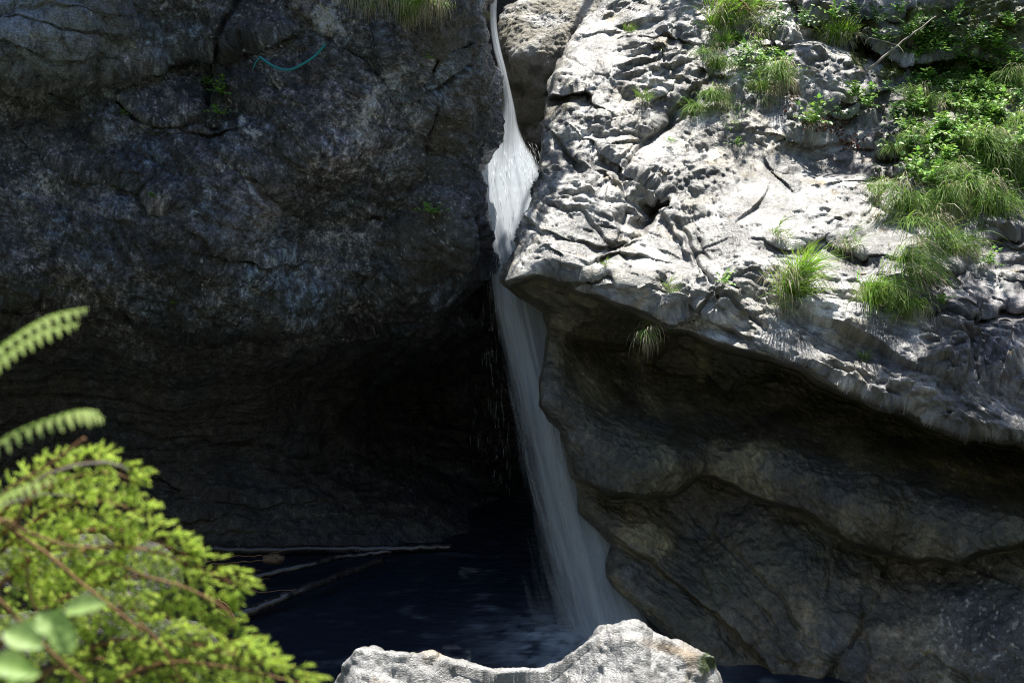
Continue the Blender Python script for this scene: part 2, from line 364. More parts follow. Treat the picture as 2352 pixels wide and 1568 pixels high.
lband = np.clip(blob(PX, PY, 560, 330, 260, 190) + blob(PX, PY, 120, 450, 230, 90) + blob(PX, PY, 800, 120, 260, 90) + .6 * blob(PX, PY, 250, 640, 300, 90), .12, 1)
base = mixc(base, (.38, .38, .44), lich * lband * .8)
spots = smooth(.43, .52, perlin(QL * 27, 151)) * smooth(.12, .35, fbm(QL * 2.4 + 61, 161, 2))
base = mixc(base, (.55, .56, .56), spots * (1 - low) * .9)
mossL = np.clip(blob(PX, PY, 490, 180, 30, 80) + blob(PX, PY, 120, 655, 130, 14) + .8 * blob(PX, PY, 690, 680, 150, 22) + .5 * blob(PX, PY, 190, 600, 40, 40), 0, 1)
base = mixc(base, (.045, .062, .018), mossL * smooth(-.1, .25, fbm(QL * 9, 171, 3)))
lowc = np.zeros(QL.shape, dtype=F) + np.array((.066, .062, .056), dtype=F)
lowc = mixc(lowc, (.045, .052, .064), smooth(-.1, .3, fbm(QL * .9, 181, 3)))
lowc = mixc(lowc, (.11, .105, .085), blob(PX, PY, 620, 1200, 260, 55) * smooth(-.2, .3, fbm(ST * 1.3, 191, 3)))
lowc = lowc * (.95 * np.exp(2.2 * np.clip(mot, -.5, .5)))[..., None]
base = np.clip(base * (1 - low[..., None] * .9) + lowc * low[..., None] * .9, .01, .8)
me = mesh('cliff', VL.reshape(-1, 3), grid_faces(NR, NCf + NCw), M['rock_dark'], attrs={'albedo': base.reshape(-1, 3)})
tag(link('cliff', me), 'tall dark wet rock cliff overhanging the pool left of the waterfall', None, None, 'structure')
LV = VL.reshape(-1, 3); LPX, LPY = to_px(LV)

# --- RIGHT ROCK
print('right rock')
NCf, NCw = 620, 60
rows = np.concatenate([np.linspace(-500, -20, 30, endpoint=False), np.linspace(-20, 1590, 700, endpoint=False), np.linspace(1590, 1900, 20)])
NR = len(rows)
sil = [(-500, 1620), (-60, 1450), (0, 1398), (15, 1375), (60, 1330), (110, 1300), (180, 1268), (250, 1250), (330, 1243), (400, 1238), (440, 1226), (480, 1212), (520, 1200), (560, 1190), (610, 1172), (645, 1161),
       (662, 1164), (680, 1184), (700, 1222), (716, 1250), (760, 1256), (830, 1250), (880, 1237), (930, 1240), (960, 1262), (990, 1290), (1030, 1300), (1060, 1310), (1130, 1325), (1175, 1325), (1220, 1368), (1248, 1400), (1290, 1391), (1322, 1391), (1350, 1410), (1388, 1452), (1450, 1520), (1520, 1590), (1600, 1650), (1900, 1800)]
cA = [(1400,-500,28.0),(1900,-500,28.5),(2500,-500,28.5),(3000,-500,28.0),(1600,-250,26.8),(2200,-250,26.8),(2900,-250,26.5),
 (1450,-60,25.6),(1400,30,24.9),(1320,100,24.2),(1280,180,23.5),(1262,300,22.6),(1250,420,21.7),(1215,500,21.1),(1190,580,20.5),(1165,640,20.1),(1180,700,20.0),(1260,760,20.1),
 (1500,60,24.6),(1500,180,23.7),(1480,300,22.7),(1400,350,22.3),(1400,470,21.2),(1350,560,20.5),(1320,630,20.0),(1500,440,21.9),(1540,500,21.6),(1500,590,20.5),(1480,680,19.8),(1500,800,19.6),
 (1700,0,25.2),(1700,130,24.2),(1700,260,23.2),(1700,380,22.1),(1700,480,21.2),(1700,580,20.4),(1700,680,19.6),(1700,780,19.1),
 (1830,140,24.0),(1900,0,25.4),(1900,200,23.6),(1900,370,22.7),(1950,300,22.9),(1900,470,21.3),(1900,600,20.1),(1900,720,19.2),(1900,850,18.7),
 (2100,40,25.0),(2100,180,24.2),(2150,300,22.8),(2150,450,21.5),(2150,600,20.2),(2150,750,19.2),(2150,850,18.6),(2150,950,18.3),
 (2352,0,25.0),(2352,160,24.1),(2352,300,22.9),(2352,450,21.6),(2352,600,20.3),(2352,750,19.2),(2352,900,18.3),(2352,1030,17.9),(2352,1200,17.8),
 (2900,0,25),(2900,400,22),(2900,800,19),(2900,1200,17.5)]
cB = [(1256,700,20.6),(1256,780,20.5),(1240,880,20.0),(1250,940,19.9),(1300,1030,19.9),(1325,1150,19.8),(1400,1250,19.4),(1395,1320,19.3),(1500,1440,18.9),(1600,1568,18.4),(1700,1850,18.0),
 (1400,700,20.3),(1400,780,21.4),(1400,900,20.9),(1500,760,21.2),(1500,820,22.0),(1500,920,21.3),(1420,1000,20.0),(1550,1050,19.6),(1600,1180,20.1),(1550,1250,19.7),(1600,1350,19.2),(1700,1470,18.6),
 (1700,820,21.7),(1700,900,21.6),(1750,980,20.4),(1800,1070,19.4),(1800,1170,19.5),(1800,1300,19.0),(1850,1480,18.4),(1850,1568,18.2),
 (1900,920,21.3),(1900,980,20.7),(2000,1060,19.5),(2000,1150,18.6),(2000,1280,18.8),(2000,1400,18.4),(2080,1500,17.9),
 (2150,1000,20.5),(2200,1080,19.5),(2200,1180,18.4),(2200,1300,18.3),(2250,1450,17.7),(2250,1568,17.4),
 (2352,1080,19.8),(2352,1200,18.0),(2352,1300,17.9),(2352,1450,17.4),(2352,1568,17.1),(2900,1200,18.2),(2900,1500,16.8),(2352,1850,16.8),(2900,1850,16.5)]
lip = [(1000,640),(1160,650),(1200,636),(1290,640),(1310,640),(1345,668),(1420,690),(1480,722),(1560,755),(1640,790),(1720,800),(1800,830),(1880,872),(1960,905),(2060,945),(2160,985),(2250,1005),(2352,1040),(2900,1200)]
s_ = np.linspace(0, 1, NCf); vis = .955
SIL = interp(sil, rows)
PXf = np.where(s_[None] < vis, SIL[:, None] + (2368 - SIL[:, None]) * (s_[None] / vis), 2368 + (2950 - 2368) * ((s_[None] - vis) / (1 - vis)))
PYf = np.repeat(rows[:, None], NCf, 1)
YA = rbf(cA, PXf, PYf); YB_ = rbf(cB, PXf, PYf)
wq = P(PXf, PYf, YA)
wob = 18 * perlin(wq * 1.6, 205) + 8 * perlin(wq * 4, 206); wob2 = 18 * perlin(wq * 1.6, 215) + 8 * perlin(wq * 4, 216)
edge_soft = smooth(0, 60, PXf - SIL[:, None])
qx, qy = PXf + wob * edge_soft, PYf + wob2 * edge_soft
dl, sl = pdist(qx, qy, lip); sg = dl * sl
lowR = smooth(-5, 18, sg) * (PXf > 1150)
Yf = YA * (1 - lowR) + np.maximum(YB_, YA * .0 + YB_) * lowR
add = 0
# sunlit slope: ledges, gullies
nz = np.clip(.85 + 2.4 * fbm(wq * 1.3 + 5, 208, 3), .2, 1.5); nz = 1 + (nz - 1) * (1 - .75 * smooth(800, 950, PYf))
for line, dY, wd, dc in [
    ([(1255,222),(1300,216),(1345,205),(1365,222)], .45, 6, 26), ([(1290,330),(1330,372),(1360,400)], .22, 10, 30),
    ([(1450,395),(1500,430),(1530,470),(1500,520),(1470,540)], .65, 10, 50), ([(1240,520),(1300,560),(1380,575),(1440,560)], .16, 6, 22),
    ([(1300,600),(1360,610),(1420,585),(1500,600)], .20, 8, 26), ([(1330,640),(1400,640),(1440,660),(1540,640),(1600,690)], .22, 9, 26),
    ([(1530,470),(1560,540),(1600,600),(1640,660),(1700,720)], .22, 9, 28), ([(1390,300),(1470,250),(1560,190),(1640,165)], .14, 6, 20),
    ([(1440,100),(1500,92),(1560,110),(1610,128)], .15, 5, 18), ([(1500,140),(1560,150),(1640,200)], .10, 5, 18), ([(1550,175),(1600,180),(1650,190)], .2, 6, 20),
    ([(1800,100),(1850,92),(1930,110)], -.35, 14, 90), ([(1790,210),(1880,250),(1950,235),(2000,225)], .3, 8, 24), ([(1850,255),(1920,280),(2000,262),(2060,250)], .25, 8, 22),
    ([(1830,325),(1880,330),(1960,340),(2050,345)], .32, 10, 50), ([(1880,395),(1960,400),(2030,410)], -.2, 25, 60),
    ([(1770,560),(1830,575),(1900,560),(1990,590)], .24, 9, 26), ([(1900,640),(1960,650),(2020,700),(2130,730)], .15, 8, 26),
    ([(1995,95),(2080,150),(2150,140),(2200,125),(2352,140)], .7, 14, 50), ([(1870,40),(1960,60),(2100,20)], .3, 12, 60), ([(2180,520),(2240,560),(2352,545)], .25, 10, 30),
    ([(2150,640),(2230,620),(2300,640),(2352,655)], .18, 8, 24), ([(2250,715),(2300,705),(2352,712)], .25, 8, 22), ([(1620,560),(1660,640),(1740,700)], .12, 8, 26),
    ([(1540,730),(1620,720),(1700,760)], .2, 9, 28), ([(1320,90),(1370,75),(1420,80)], .08, 5, 18), ([(1430,340),(1500,310),(1560,270)], .10, 6, 18),
    # shaded lower wall
    ([(1250,742),(1330,775),(1420,790),(1490,775),(1560,740)], .35, 14, 60), ([(1640,870),(1680,890),(1710,850)], .15, 8, 24),
    ([(1300,1085),(1400,1120),(1470,1140),(1540,1132),(1600,1095),(1680,1105),(1760,1150),(1830,1165),(1900,1195),(1960,1235),(2040,1275),(2100,1292),(2200,1290),(2352,1235),(2600,1200)], .60, 11, 130),
    ([(1330,1180),(1400,1215),(1500,1290),(1600,1370),(1700,1460),(1790,1568)], .25, 16, 110),
    ([(1880,1560),(1980,1400),(2010,1330)], .12, 16, 60)]:
    add = add + stepdown(qx, qy, line, dY, wd, dc) * nz
Yf = Yf + add
fall = np.clip((PXf - SIL[:, None]) / 60, 0, 1)
Yf = Yf + .30 * (1 - np.sqrt(np.clip(1 - (1 - fall) ** 2, 0, 1)))
k = np.linspace(1, 0, NCw + 1)[:-1][None]
BX = (SIL + np.interp(rows, [-500, 640, 760, 1000, 1900], [150, 140, 60, 120, 200]))[:, None]
PXw = SIL[:, None] + (BX - SIL[:, None]) * (k ** 1.6)
Yw = Yf[:, :1] + (28.5 - Yf[:, :1]) * (k ** 1.1)
PX = np.concatenate([PXw, PXf], 1); PY = np.repeat(rows[:, None], NCf + NCw, 1); Y = np.concatenate([Yw, Yf], 1)
lowA = np.concatenate([np.repeat(lowR[:, :1], NCw, 1), lowR], 1).astype(F)
V = P(PX, PY, Y); n0 = normals(blur(V, 4)); nr_ = normals(blur(V, 1)); vd = V - np.array([0, 0, CAM_H]); vd /= np.linalg.norm(vd, axis=-1, keepdims=True)
damp = np.clip(np.abs((nr_ * vd).sum(-1)) * 2.6 - .15, .08, 1); damp = np.where(np.arange(PX.shape[1])[None] < NCw, 1, blur(damp[..., None], 1)[..., 0]); vdk = vd.astype(F); del nr_, vd
if n0[..., 1].mean() > 0: n0 = -n0
Q = V.astype(F); up = 1 - lowA
smth = np.clip(blob(PX, PY, 1740, 440, 220, 95, -.35) + .8 * blob(PX, PY, 1370, 140, 60, 90, -.5) + .7 * blob(PX, PY, 1420, 250, 60, 40, -.6), 0, 1)
rough = (1 - .80 * smth) * up
angA = math.radians(38)
A1 = aniso(Q, angA, .42, 1, 1.45, .35, 201); A2 = aniso(Q, math.radians(-28), .45, .9, 1.45, .3, 202)
wd = smooth(420, 560, PY + .25 * (1500 - PX)).astype(F)[..., None]
Am = np.where(wd > .5, A2, A1)
def bcells(f, seed, k_, mode, tilt):
    w = wd[..., 0]; out = np.zeros(w.shape, dtype=F); m1 = w < 1; m2 = w > 0
    out[m1] += (cells(A1[m1] * f, seed, k_, mode, tilt) * (1 - w[m1])); out[m2] += (cells(A2[m2] * f, seed, k_, mode, tilt) * w[m2])
    return out
d = .14 * fbm(Q * .9, 211, 3) * (.5 + .5 * up)
rgh = np.clip(.60 + 2.2 * fbm(Q * .9 + 7, 219, 3), .12, 1.35)
d = d + .21 * bcells(1.5, 221, .7, 'max', 2.4) * (.25 + .75 * rough)
d = d + .062 * bcells(4.2, 231, .6, 'max', 2.4) * (.12 + .88 * rough) * rgh
d = d + .100 * bcells(8.5, 241, .6, 'max', 2.6) * (.10 + .90 * rough) * rgh
d = d - .034 * smooth(.12, .40, fbm(aniso(Q, math.radians(-22), .32, 1, 1.5, .3, 8) * 8, 245, 4, .65)) * (.18 + .82 * rough)
d = d + .052 * cells(A2 * 15, 251, .6, 'max', 2.8) * (.04 + .8 * rough) * rgh + .011 * fbm(Q * 34, 261, 2) * (.25 + .75 * rough)
bend = Q[..., 2] * .85 + .55 * Q[..., 0] + .3 * perlin(Q * .5, 281)
ST = np.stack([Q[..., 0] * .5, Q[..., 1] * .5, bend * 5], -1)
stm = np.clip(blob(PX, PY, 1600, 1400, 160, 160), .15, 1)
d = d + lowA * (.055 * fbm(ST, 291, 4, .6, True) * stm + .13 * fbm(Q * 1.2, 295, 4) + .032 * cells(aniso(Q, math.radians(-30), .5, 1, 1.3, .3, 5) * 4.5, 297, 1, 'max', 1.8) + .020 * cells(aniso(Q, math.radians(-40), .5, 1, 1.4, .2, 6) * 12, 299, 1, 'min', 1.8) + .026 * fbm(Q * 16, 298, 3, .65))
for line, dep, wdt in [([(1380,600),(1420,560),(1440,480),(1420,400),(1480,330),(1560,260),(1640,180)], .10, 5), ([(1260,480),(1340,500),(1400,560),(1440,600)], .07, 4), ([(1560,520),(1600,600),(1660,680),(1760,760)], .09, 5),
                       ([(1300,130),(1380,180),(1440,230)], .03, 3), ([(2000,460),(2100,540),(2180,640),(2260,740)], .07, 5),
                       ([(1985,1568),(1990,1480),(1980,1400),(2010,1330)], .05, 12), ([(1600,1200),(1700,1290),(1800,1380),(1860,1500)], .05, 6), ([(1700,1330),(1780,1440),(1830,1568)], .03, 5), ([(2200,1290),(2260,1310),(2352,1350)], .06, 5), ([(2090,1540),(2140,1500),(2230,1568)], .05, 3)]:
    dd, _ = pdist(PX + 10 * perlin(Q * 4, 301), PY + 10 * perlin(Q * 4, 302), line); d = d - dep * np.exp(-(dd / wdt) ** 2)
# moss cushions swell the rock
mn = fbm(Q * 7, 311, 3)
moss = np.clip(blob(PX, PY, 1868, 62, 34, 20) + blob(PX, PY, 1988, 80, 16, 60, .25) + blob(PX, PY, 1970, 130, 22, 26) + blob(PX, PY, 2045, 165, 30, 22) + blob(PX, PY, 2290, 60, 90, 60) + .8 * blob(PX, PY, 2120, 60, 80, 50) + blob(PX, PY, 2250, 230, 70, 60), 0, 1)
mossm = smooth(.3, .55, moss + .5 * mn) * up
d = d + mossm * (.05 + .03 * fbm(Q * 16, 321, 2))
eg = np.exp(-((PX - SIL[:, None]) / 55.) ** 2); d = d * (1 - .35 * eg) - blur(d[..., None], 22)[..., 0] * eg * .65
al = np.clip(np.abs((n0 * (-vdk)).sum(-1)) * 2.0 - .7, 0, 1); al = np.maximum(al, np.clip(1.2 - (PX - SIL[:, None]) / 70., 0, 1))[..., None]
n0 = n0 * al - vdk * (1 - al); n0 /= np.linalg.norm(n0, axis=-1, keepdims=True)
lipf = np.concatenate([np.repeat(sg[:, :1], NCw, 1) * 0 + 999, np.abs(sg)], 1); damp = damp * (1 - .75 * np.exp(-(lipf / 16.) ** 2))
VR = V + n0 * (d * damp)[..., None]
base = np.zeros(Q.shape, dtype=F) + np.array((.34, .335, .315), dtype=F)
base = mixc(base, (.45, .44, .42), smooth(-.05, .35, fbm(Am * 1.2, 331, 4)))
base = mixc(base, (.50, .49, .47), np.clip(.8 * blob(PX, PY, 1390, 190, 110, 130, -.5) + .8 * blob(PX, PY, 1330, 520, 110, 100, -.3) + .7 * blob(PX, PY, 1930, 460, 120, 50, -.2), 0, 1) * .7)
base = mixc(base, (.24, .235, .21), smooth(.05, .35, fbm(A1 * 2.2 + 7, 341, 3)) * .7)
base = mixc(base, (.36, .31, .22), smooth(.1, .35, fbm(Q * 1.3 + 3, 351, 3)) * .5)
base = mixc(base, (.11, .105, .09), smooth(.10, .36, fbm(Am * 8, 361, 4, .75)) * (.25 + .75 * rough) * .8)
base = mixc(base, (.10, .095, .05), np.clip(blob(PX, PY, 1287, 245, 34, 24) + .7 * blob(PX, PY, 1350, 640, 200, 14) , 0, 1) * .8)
base = mixc(base, (.13, .12, .135), np.clip(blob(PX, PY, 2280, 760, 330, 220, .3) * (.9 + 1.5 * fbm(Q * 1.5, 365, 3)) + .8 * blob(PX, PY, 1960, 370, 110, 50, .1), 0, 1) * .8)  # wet flank; tree shade put into the colour there and in the hollow
rust = np.clip(blob(PX, PY, 1520, 115, 22, 20) + .8 * blob(PX, PY, 1400, 38, 22, 10) + .7 * blob(PX, PY, 1870, 420, 40, 10) + .6 * blob(PX, PY, 1700, 405, 60, 10), 0, 1)
base = mixc(base, (.23, .18, .08), smooth(.3, .6, rust + .7 * mn) * .8)
base = mixc(base, (.24, .16, .06), smooth(.32, .5, fbm(Q * 3.1 + 13, 371, 4)) * .7)
base = mixc(base, (.12, .10, .045), np.clip(blob(PX, PY, 1560, 230, 60, 40, -.6), 0, 1) * .6 * smooth(-.1, .3, mn))
base = mixc(base, (.10, .12, .018), mossm)
soil = np.clip(blob(PX, PY, 2180, 260, 190, 200), 0, 1) * smooth(-.25, .1, fbm(Q * 3, 375, 3) + .25)
base = mixc(base, (.06, .055, .03), soil * (1 - mossm) * .85)
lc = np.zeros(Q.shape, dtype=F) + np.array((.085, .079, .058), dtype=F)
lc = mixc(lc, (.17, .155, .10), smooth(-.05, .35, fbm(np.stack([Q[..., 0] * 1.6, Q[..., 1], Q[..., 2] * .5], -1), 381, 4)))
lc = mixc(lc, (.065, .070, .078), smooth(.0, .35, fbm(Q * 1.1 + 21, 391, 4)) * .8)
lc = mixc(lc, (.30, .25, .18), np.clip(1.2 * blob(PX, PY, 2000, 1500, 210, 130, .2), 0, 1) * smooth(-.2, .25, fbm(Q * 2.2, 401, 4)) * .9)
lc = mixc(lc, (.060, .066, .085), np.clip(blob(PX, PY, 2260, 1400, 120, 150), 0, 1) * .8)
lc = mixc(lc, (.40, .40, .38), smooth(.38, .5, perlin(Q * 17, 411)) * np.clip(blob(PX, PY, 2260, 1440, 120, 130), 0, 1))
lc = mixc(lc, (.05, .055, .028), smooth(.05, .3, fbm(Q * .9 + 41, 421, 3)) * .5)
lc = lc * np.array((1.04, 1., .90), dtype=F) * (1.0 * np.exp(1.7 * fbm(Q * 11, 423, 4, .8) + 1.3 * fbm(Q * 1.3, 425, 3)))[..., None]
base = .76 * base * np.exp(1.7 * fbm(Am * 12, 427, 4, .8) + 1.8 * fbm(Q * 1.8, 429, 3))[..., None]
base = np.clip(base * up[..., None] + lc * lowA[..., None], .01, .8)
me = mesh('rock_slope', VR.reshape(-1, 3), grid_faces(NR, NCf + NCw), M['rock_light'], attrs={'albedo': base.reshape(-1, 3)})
tag(link('rock_slope', me), 'pale sunlit rock slope with a dark undercut wall right of the waterfall', None, None, 'structure')
RV = VR.reshape(-1, 3); RPX, RPY = to_px(RV); RN = normals(VR)
if RN[..., 1].mean() > 0: RN = -RN
RN = RN.reshape(-1, 3)
del V, n0, Q, QL, A1, A2, Am

def hit(px, py, side='R'):
    V_, X_, Y_ = (RV, RPX, RPY) if side == 'R' else (LV, LPX, LPY)
    r2 = (X_ - px) ** 2 + (Y_ - py) ** 2; idx = np.argpartition(r2, 12)[:12]
    j = idx[np.argmin(V_[idx, 1])]
    return Vector(V_[j].tolist())

# --- lumps of rock: wedged boulder, foreground boulder, stones
def rock_lump(name, ctr, rad, n=140, seed=0, amp=.12, freq=1.2, shape=None, alb=None, mat='rock_plain', fine=.02, power=2.4):
    nr, nc = n, n * 2
    th = np.linspace(0, math.pi, nr)[:, None]; ph = np.linspace(0, 2 * math.pi, nc)[None]
    x = np.sin(th) * np.cos(ph); y = np.sin(th) * np.sin(ph); z = np.cos(th) * np.ones_like(ph)
    D = np.stack([x, y, z], -1); s = (np.abs(D) ** power).sum(-1, keepdims=True) ** (-1 / power); B = D * s
    if shape: B = shape(B)
    Q = (B * np.array(rad)); Qs = Q + seed * 13.7
    nn = normals(Q); sgn = np.sign((nn * D).sum(-1, keepdims=True)); nn = nn * np.where(sgn == 0, 1, sgn)
    if (nn * D).sum() < 0: nn = -nn
    nn[0] = (0, 0, 1); nn[-1] = (0, 0, -1)
    taper = np.sin(th)[..., None] ** .5
    dd = amp * fbm(Qs * freq, seed, 3) + amp * .55 * cells(Qs * freq * 2, seed + 3, 1, 'max', 1.6) + amp * .25 * cells(Qs * freq * 5.5, seed + 5, 1, 'max', 1.8) + fine * cells(Qs * freq * 14, seed + 7, 1, 'min', 1.8) + fine * .5 * fbm(Qs * 30, seed + 9, 2)
    for a in (0, -1): dd[a] = dd[a].mean()
    Vv = Q + nn * dd[..., None]; Vv[:, -1] = Vv[:, 0]
    a = alb(Qs, B) if alb is not None else mixc(np.zeros(Q.shape, dtype=F) + np.array((.2, .19, .18), dtype=F), (.33, .32, .3), smooth(-.1, .3, fbm(Qs * 3, seed + 11, 3)))
    me = mesh(name, Vv.reshape(-1, 3), grid_faces(nr, nc), M[mat], attrs={'albedo': a.reshape(-1, 3).astype(F)})
    o = link(name, me); o.location = ctr
    return o

def alb_pale(Q, B):
    a = np.zeros(Q.shape, dtype=F) + np.array((.32, .315, .30), dtype=F)
    a = mixc(a, (.48, .475, .46), smooth(-.1, .3, fbm(Q * 3, 501, 4)))
    a = mixc(a, (.13, .125, .13), smooth(.06, .32, fbm(Q * 9, 511, 4, .75)) * .8)
    a = mixc(a, (.33, .26, .16), smooth(.2, .4, fbm(Q * 2.2, 521, 3)) * .6)
    return a * .82
def alb_olive(Q, B):
    a = np.zeros(Q.shape, dtype=F) + np.array((.30, .27, .20), dtype=F)
    a = mixc(a, (.55, .53, .48), smooth(-.1, .35, fbm(Q * 2, 531, 4)))
    a = mixc(a, (.12, .11, .08), smooth(.0, .3, fbm(Q * 3.2, 541, 3)))
    return a * np.array((.85, .88, .95), dtype=F)
# wedged boulder at the top of the fall
o = rock_lump('boulder', Vector((.76, 27.3, 6.6)), (.98, 1.0, 1.25), 170, 21, .14, 1.3, None, alb_olive, 'rock_plain', .03, 5)
o.rotation_euler = (math.radians(32), math.radians(-4), math.radians(6))
tag(o, 'grey brown boulder wedged high in the gap beside the top of the waterfall', 'boulder')
o = rock_lump('boulder', Vector((.33, 25.05, 4.0)), (.84, 1.25, 1.25), 70, 27, .12, 1.1, None, lambda Q, B: alb_olive(Q, B) * .16, 'rock_dark', .03, 3)  # added rock, coloured dark, stops sun slipping behind the fall
tag(o, 'dark rock added behind the falling water to block sun from the pool', 'boulder')

# dark rock closing the gorge behind the waterfall
nr, nc = 160, 110
RR, CC = np.meshgrid(np.linspace(-500, 1500, nr), np.linspace(850, 1650, nc), indexing='ij')
Yb = 30.5 + .004 * np.abs(CC - 1200) * -1 + np.clip((300 - RR) / 300, 0, 3) * -.1
V = P(CC, RR, Yb); n0 = normals(V); n0 = n0 if n0[..., 1].mean() < 0 else -n0
V = V + n0 * (.5 * fbm(V * .6, 601, 3) + .25 * cells(V * 1.1, 603, 1, 'max', 1.6) + .05 * fbm(V * 6, 605, 3))[..., None]
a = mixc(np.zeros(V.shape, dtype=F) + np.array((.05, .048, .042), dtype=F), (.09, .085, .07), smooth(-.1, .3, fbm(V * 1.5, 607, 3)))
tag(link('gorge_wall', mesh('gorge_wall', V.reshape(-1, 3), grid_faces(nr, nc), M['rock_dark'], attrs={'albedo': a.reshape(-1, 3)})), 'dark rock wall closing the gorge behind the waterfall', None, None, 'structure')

# foreground boulder: outline across the bottom of the frame
out = [(745,1640),(770,1568),(790,1530),(820,1498),(850,1492),(880,1500),(950,1504),(1000,1508),(1040,1522),(1090,1530),(1140,1540),(1200,1537),(1250,1538),(1290,1518),(1340,1480),(1380,1448),(1430,1432),(1470,1436),(1500,1458),(1560,1478),(1610,1492),(1640,1512),(1652,1545),(1662,1600),(1668,1660)]
Yb0 = 14.0
nc, nr = 520, 190
cx = np.linspace(745, 1668, nc); top = np.interp(cx, [p[0] for p in out], [p[1] for p in out])
# rows: 0 back foot -> crest -> front foot
tt = np.linspace(-1, 1, nr)[:, None]
crest = P(cx, top, np.full(nc, Yb0))            # (nc,3)
endf = np.sqrt(np.clip(1 - ((cx - 1200) / 470.) ** 4, 0.02, 1))
front = 1.7 * endf; back = 1.3 * endf
Yv = np.where(tt > 0, -front[None] * tt ** 1.0, -back[None] * tt)
zz = crest[None, :, 2] - np.where(tt > 0, (1.25 * tt + 1.4 * tt ** 3), 2.6 * tt ** 2)
# keep the slope towards the camera just under the crest line of sight
V = np.stack([np.repeat(crest[None, :, 0], nr, 0), Yb0 + Yv, zz], -1)
dip = .22 * blob(V[..., 0], V[..., 1], float(P(1190, 1560, 13.4)[0]), 13.5, .55, .6)
V[..., 2] -= dip * (tt > 0.02)
n0 = normals(blur(V, 4)); n0 = n0 if n0[..., 2].mean() > 0 else -n0
Q = V.astype(F) * 1.6
d = .07 * fbm(Q * 1.3, 701, 3) + .055 * cells(Q * 2.2, 703, 1, 'max', 1.8) + .026 * cells(Q * 5.5, 705, .7, 'max', 2.4) + .014 * cells(Q * 12, 707, .7, 'max', 2.4) + .006 * fbm(Q * 30, 709, 2)
d = d - d[95:100].mean(0, keepdims=True) * .45
V = V + n0 * d[..., None]
a = alb_pale(V.astype(F), None)
bx, by = to_px(V)
a = mixc(a, (.30, .19, .08), np.clip(blob(bx, by, 1550, 1492, 70, 12, .25), 0, 1) * .7)
a = mixc(a, (.05, .07, .02), smooth(.3, .5, np.clip(blob(bx, by, 1625, 1520, 26, 24), 0, 1) + .4 * fbm(V * 6, 711, 2)))
bo = link('foreground_boulder', mesh('foreground_boulder', V.reshape(-1, 3), grid_faces(nr, nc), M['rock_light'], attrs={'albedo': a.reshape(-1, 3)}))
bo.name = 'boulder'
tag(bo, 'pale sunlit boulder rising at the bottom edge in front of the pool', 'boulder')

# ------------------------------------------------------------------ water
m, n, b = mat_new('pool_water'); L = n.links.new
g = N(n, 'ShaderNodeNewGeometry')
b.inputs['Roughness'].default_value = .34; b.inputs['IOR'].default_value = 1.33
ns = N(n, 'ShaderNodeTexNoise'); ns.inputs['Scale'].default_value = 3.2; ns.inputs['Detail'].default_value = 5
mp = N(n, 'ShaderNodeMapping'); mp.inputs['Scale'].default_value = (1, 1.8, 1); L(g.outputs['Position'], mp.inputs[0]); L(mp.outputs[0], ns.inputs['Vector'])
bp = N(n, 'ShaderNodeBump'); bp.inputs['Strength'].default_value = .6; bp.inputs['Distance'].default_value = .08; L(ns.outputs[0], bp.inputs['Height']); L(bp.outputs[0], b.inputs['Normal'])
fo = N(n, 'ShaderNodeAttribute', attribute_name='foam')
cr = N(n, 'ShaderNodeMix', data_type='RGBA'); cr.inputs[6].default_value = (.012, .019, .032, 1); cr.inputs[7].default_value = (.42, .50, .56, 1); L(fo.outputs['Fac'], cr.inputs[0]); L(cr.outputs[2], b.inputs['Base Color'])
M['pool'] = m
xs = np.linspace(-9, 9, 300); ys = np.linspace(11, 31, 300); X, Yy = np.meshgrid(xs, ys)
Q = np.stack([X, Yy, X * 0], -1).astype(F)
wv = Q + .5 * np.stack([perlin(Q * .8, 801), perlin(Q * .8 + 9, 802), X * 0], -1)
foot = P(1370, 1500, 19.2); r = np.hypot(X - foot[0], Yy - foot[1])
foamn = smooth(.12, .5, fbm(wv * np.array([2.2, 3.2, 1], dtype=F), 811, 4, .6)) * np.exp(-r / 1.6)
foam = np.clip(foamn * 1.0 + smooth(.35, .55, fbm(wv * 5, 821, 3)) * .10 * np.exp(-r / 5) + 1.0 * np.exp(-(r / 1.1) ** 2) * smooth(-.4, .3, fbm(wv * 3, 823, 4, .7)), 0, 1)
z = .012 * fbm(Q * 2.5, 831, 3) + .04 * np.exp(-r / .8) * fbm(Q * 6, 841, 2)
V = np.stack([X, Yy, z], -1)
tag(link('pool_water', mesh('pool_water', V.reshape(-1, 3), grid_faces(300, 300), M['pool'], attrs={'foam': foam.ravel()})), 'dark blue pool at the foot of the waterfall', None, None, 'structure')

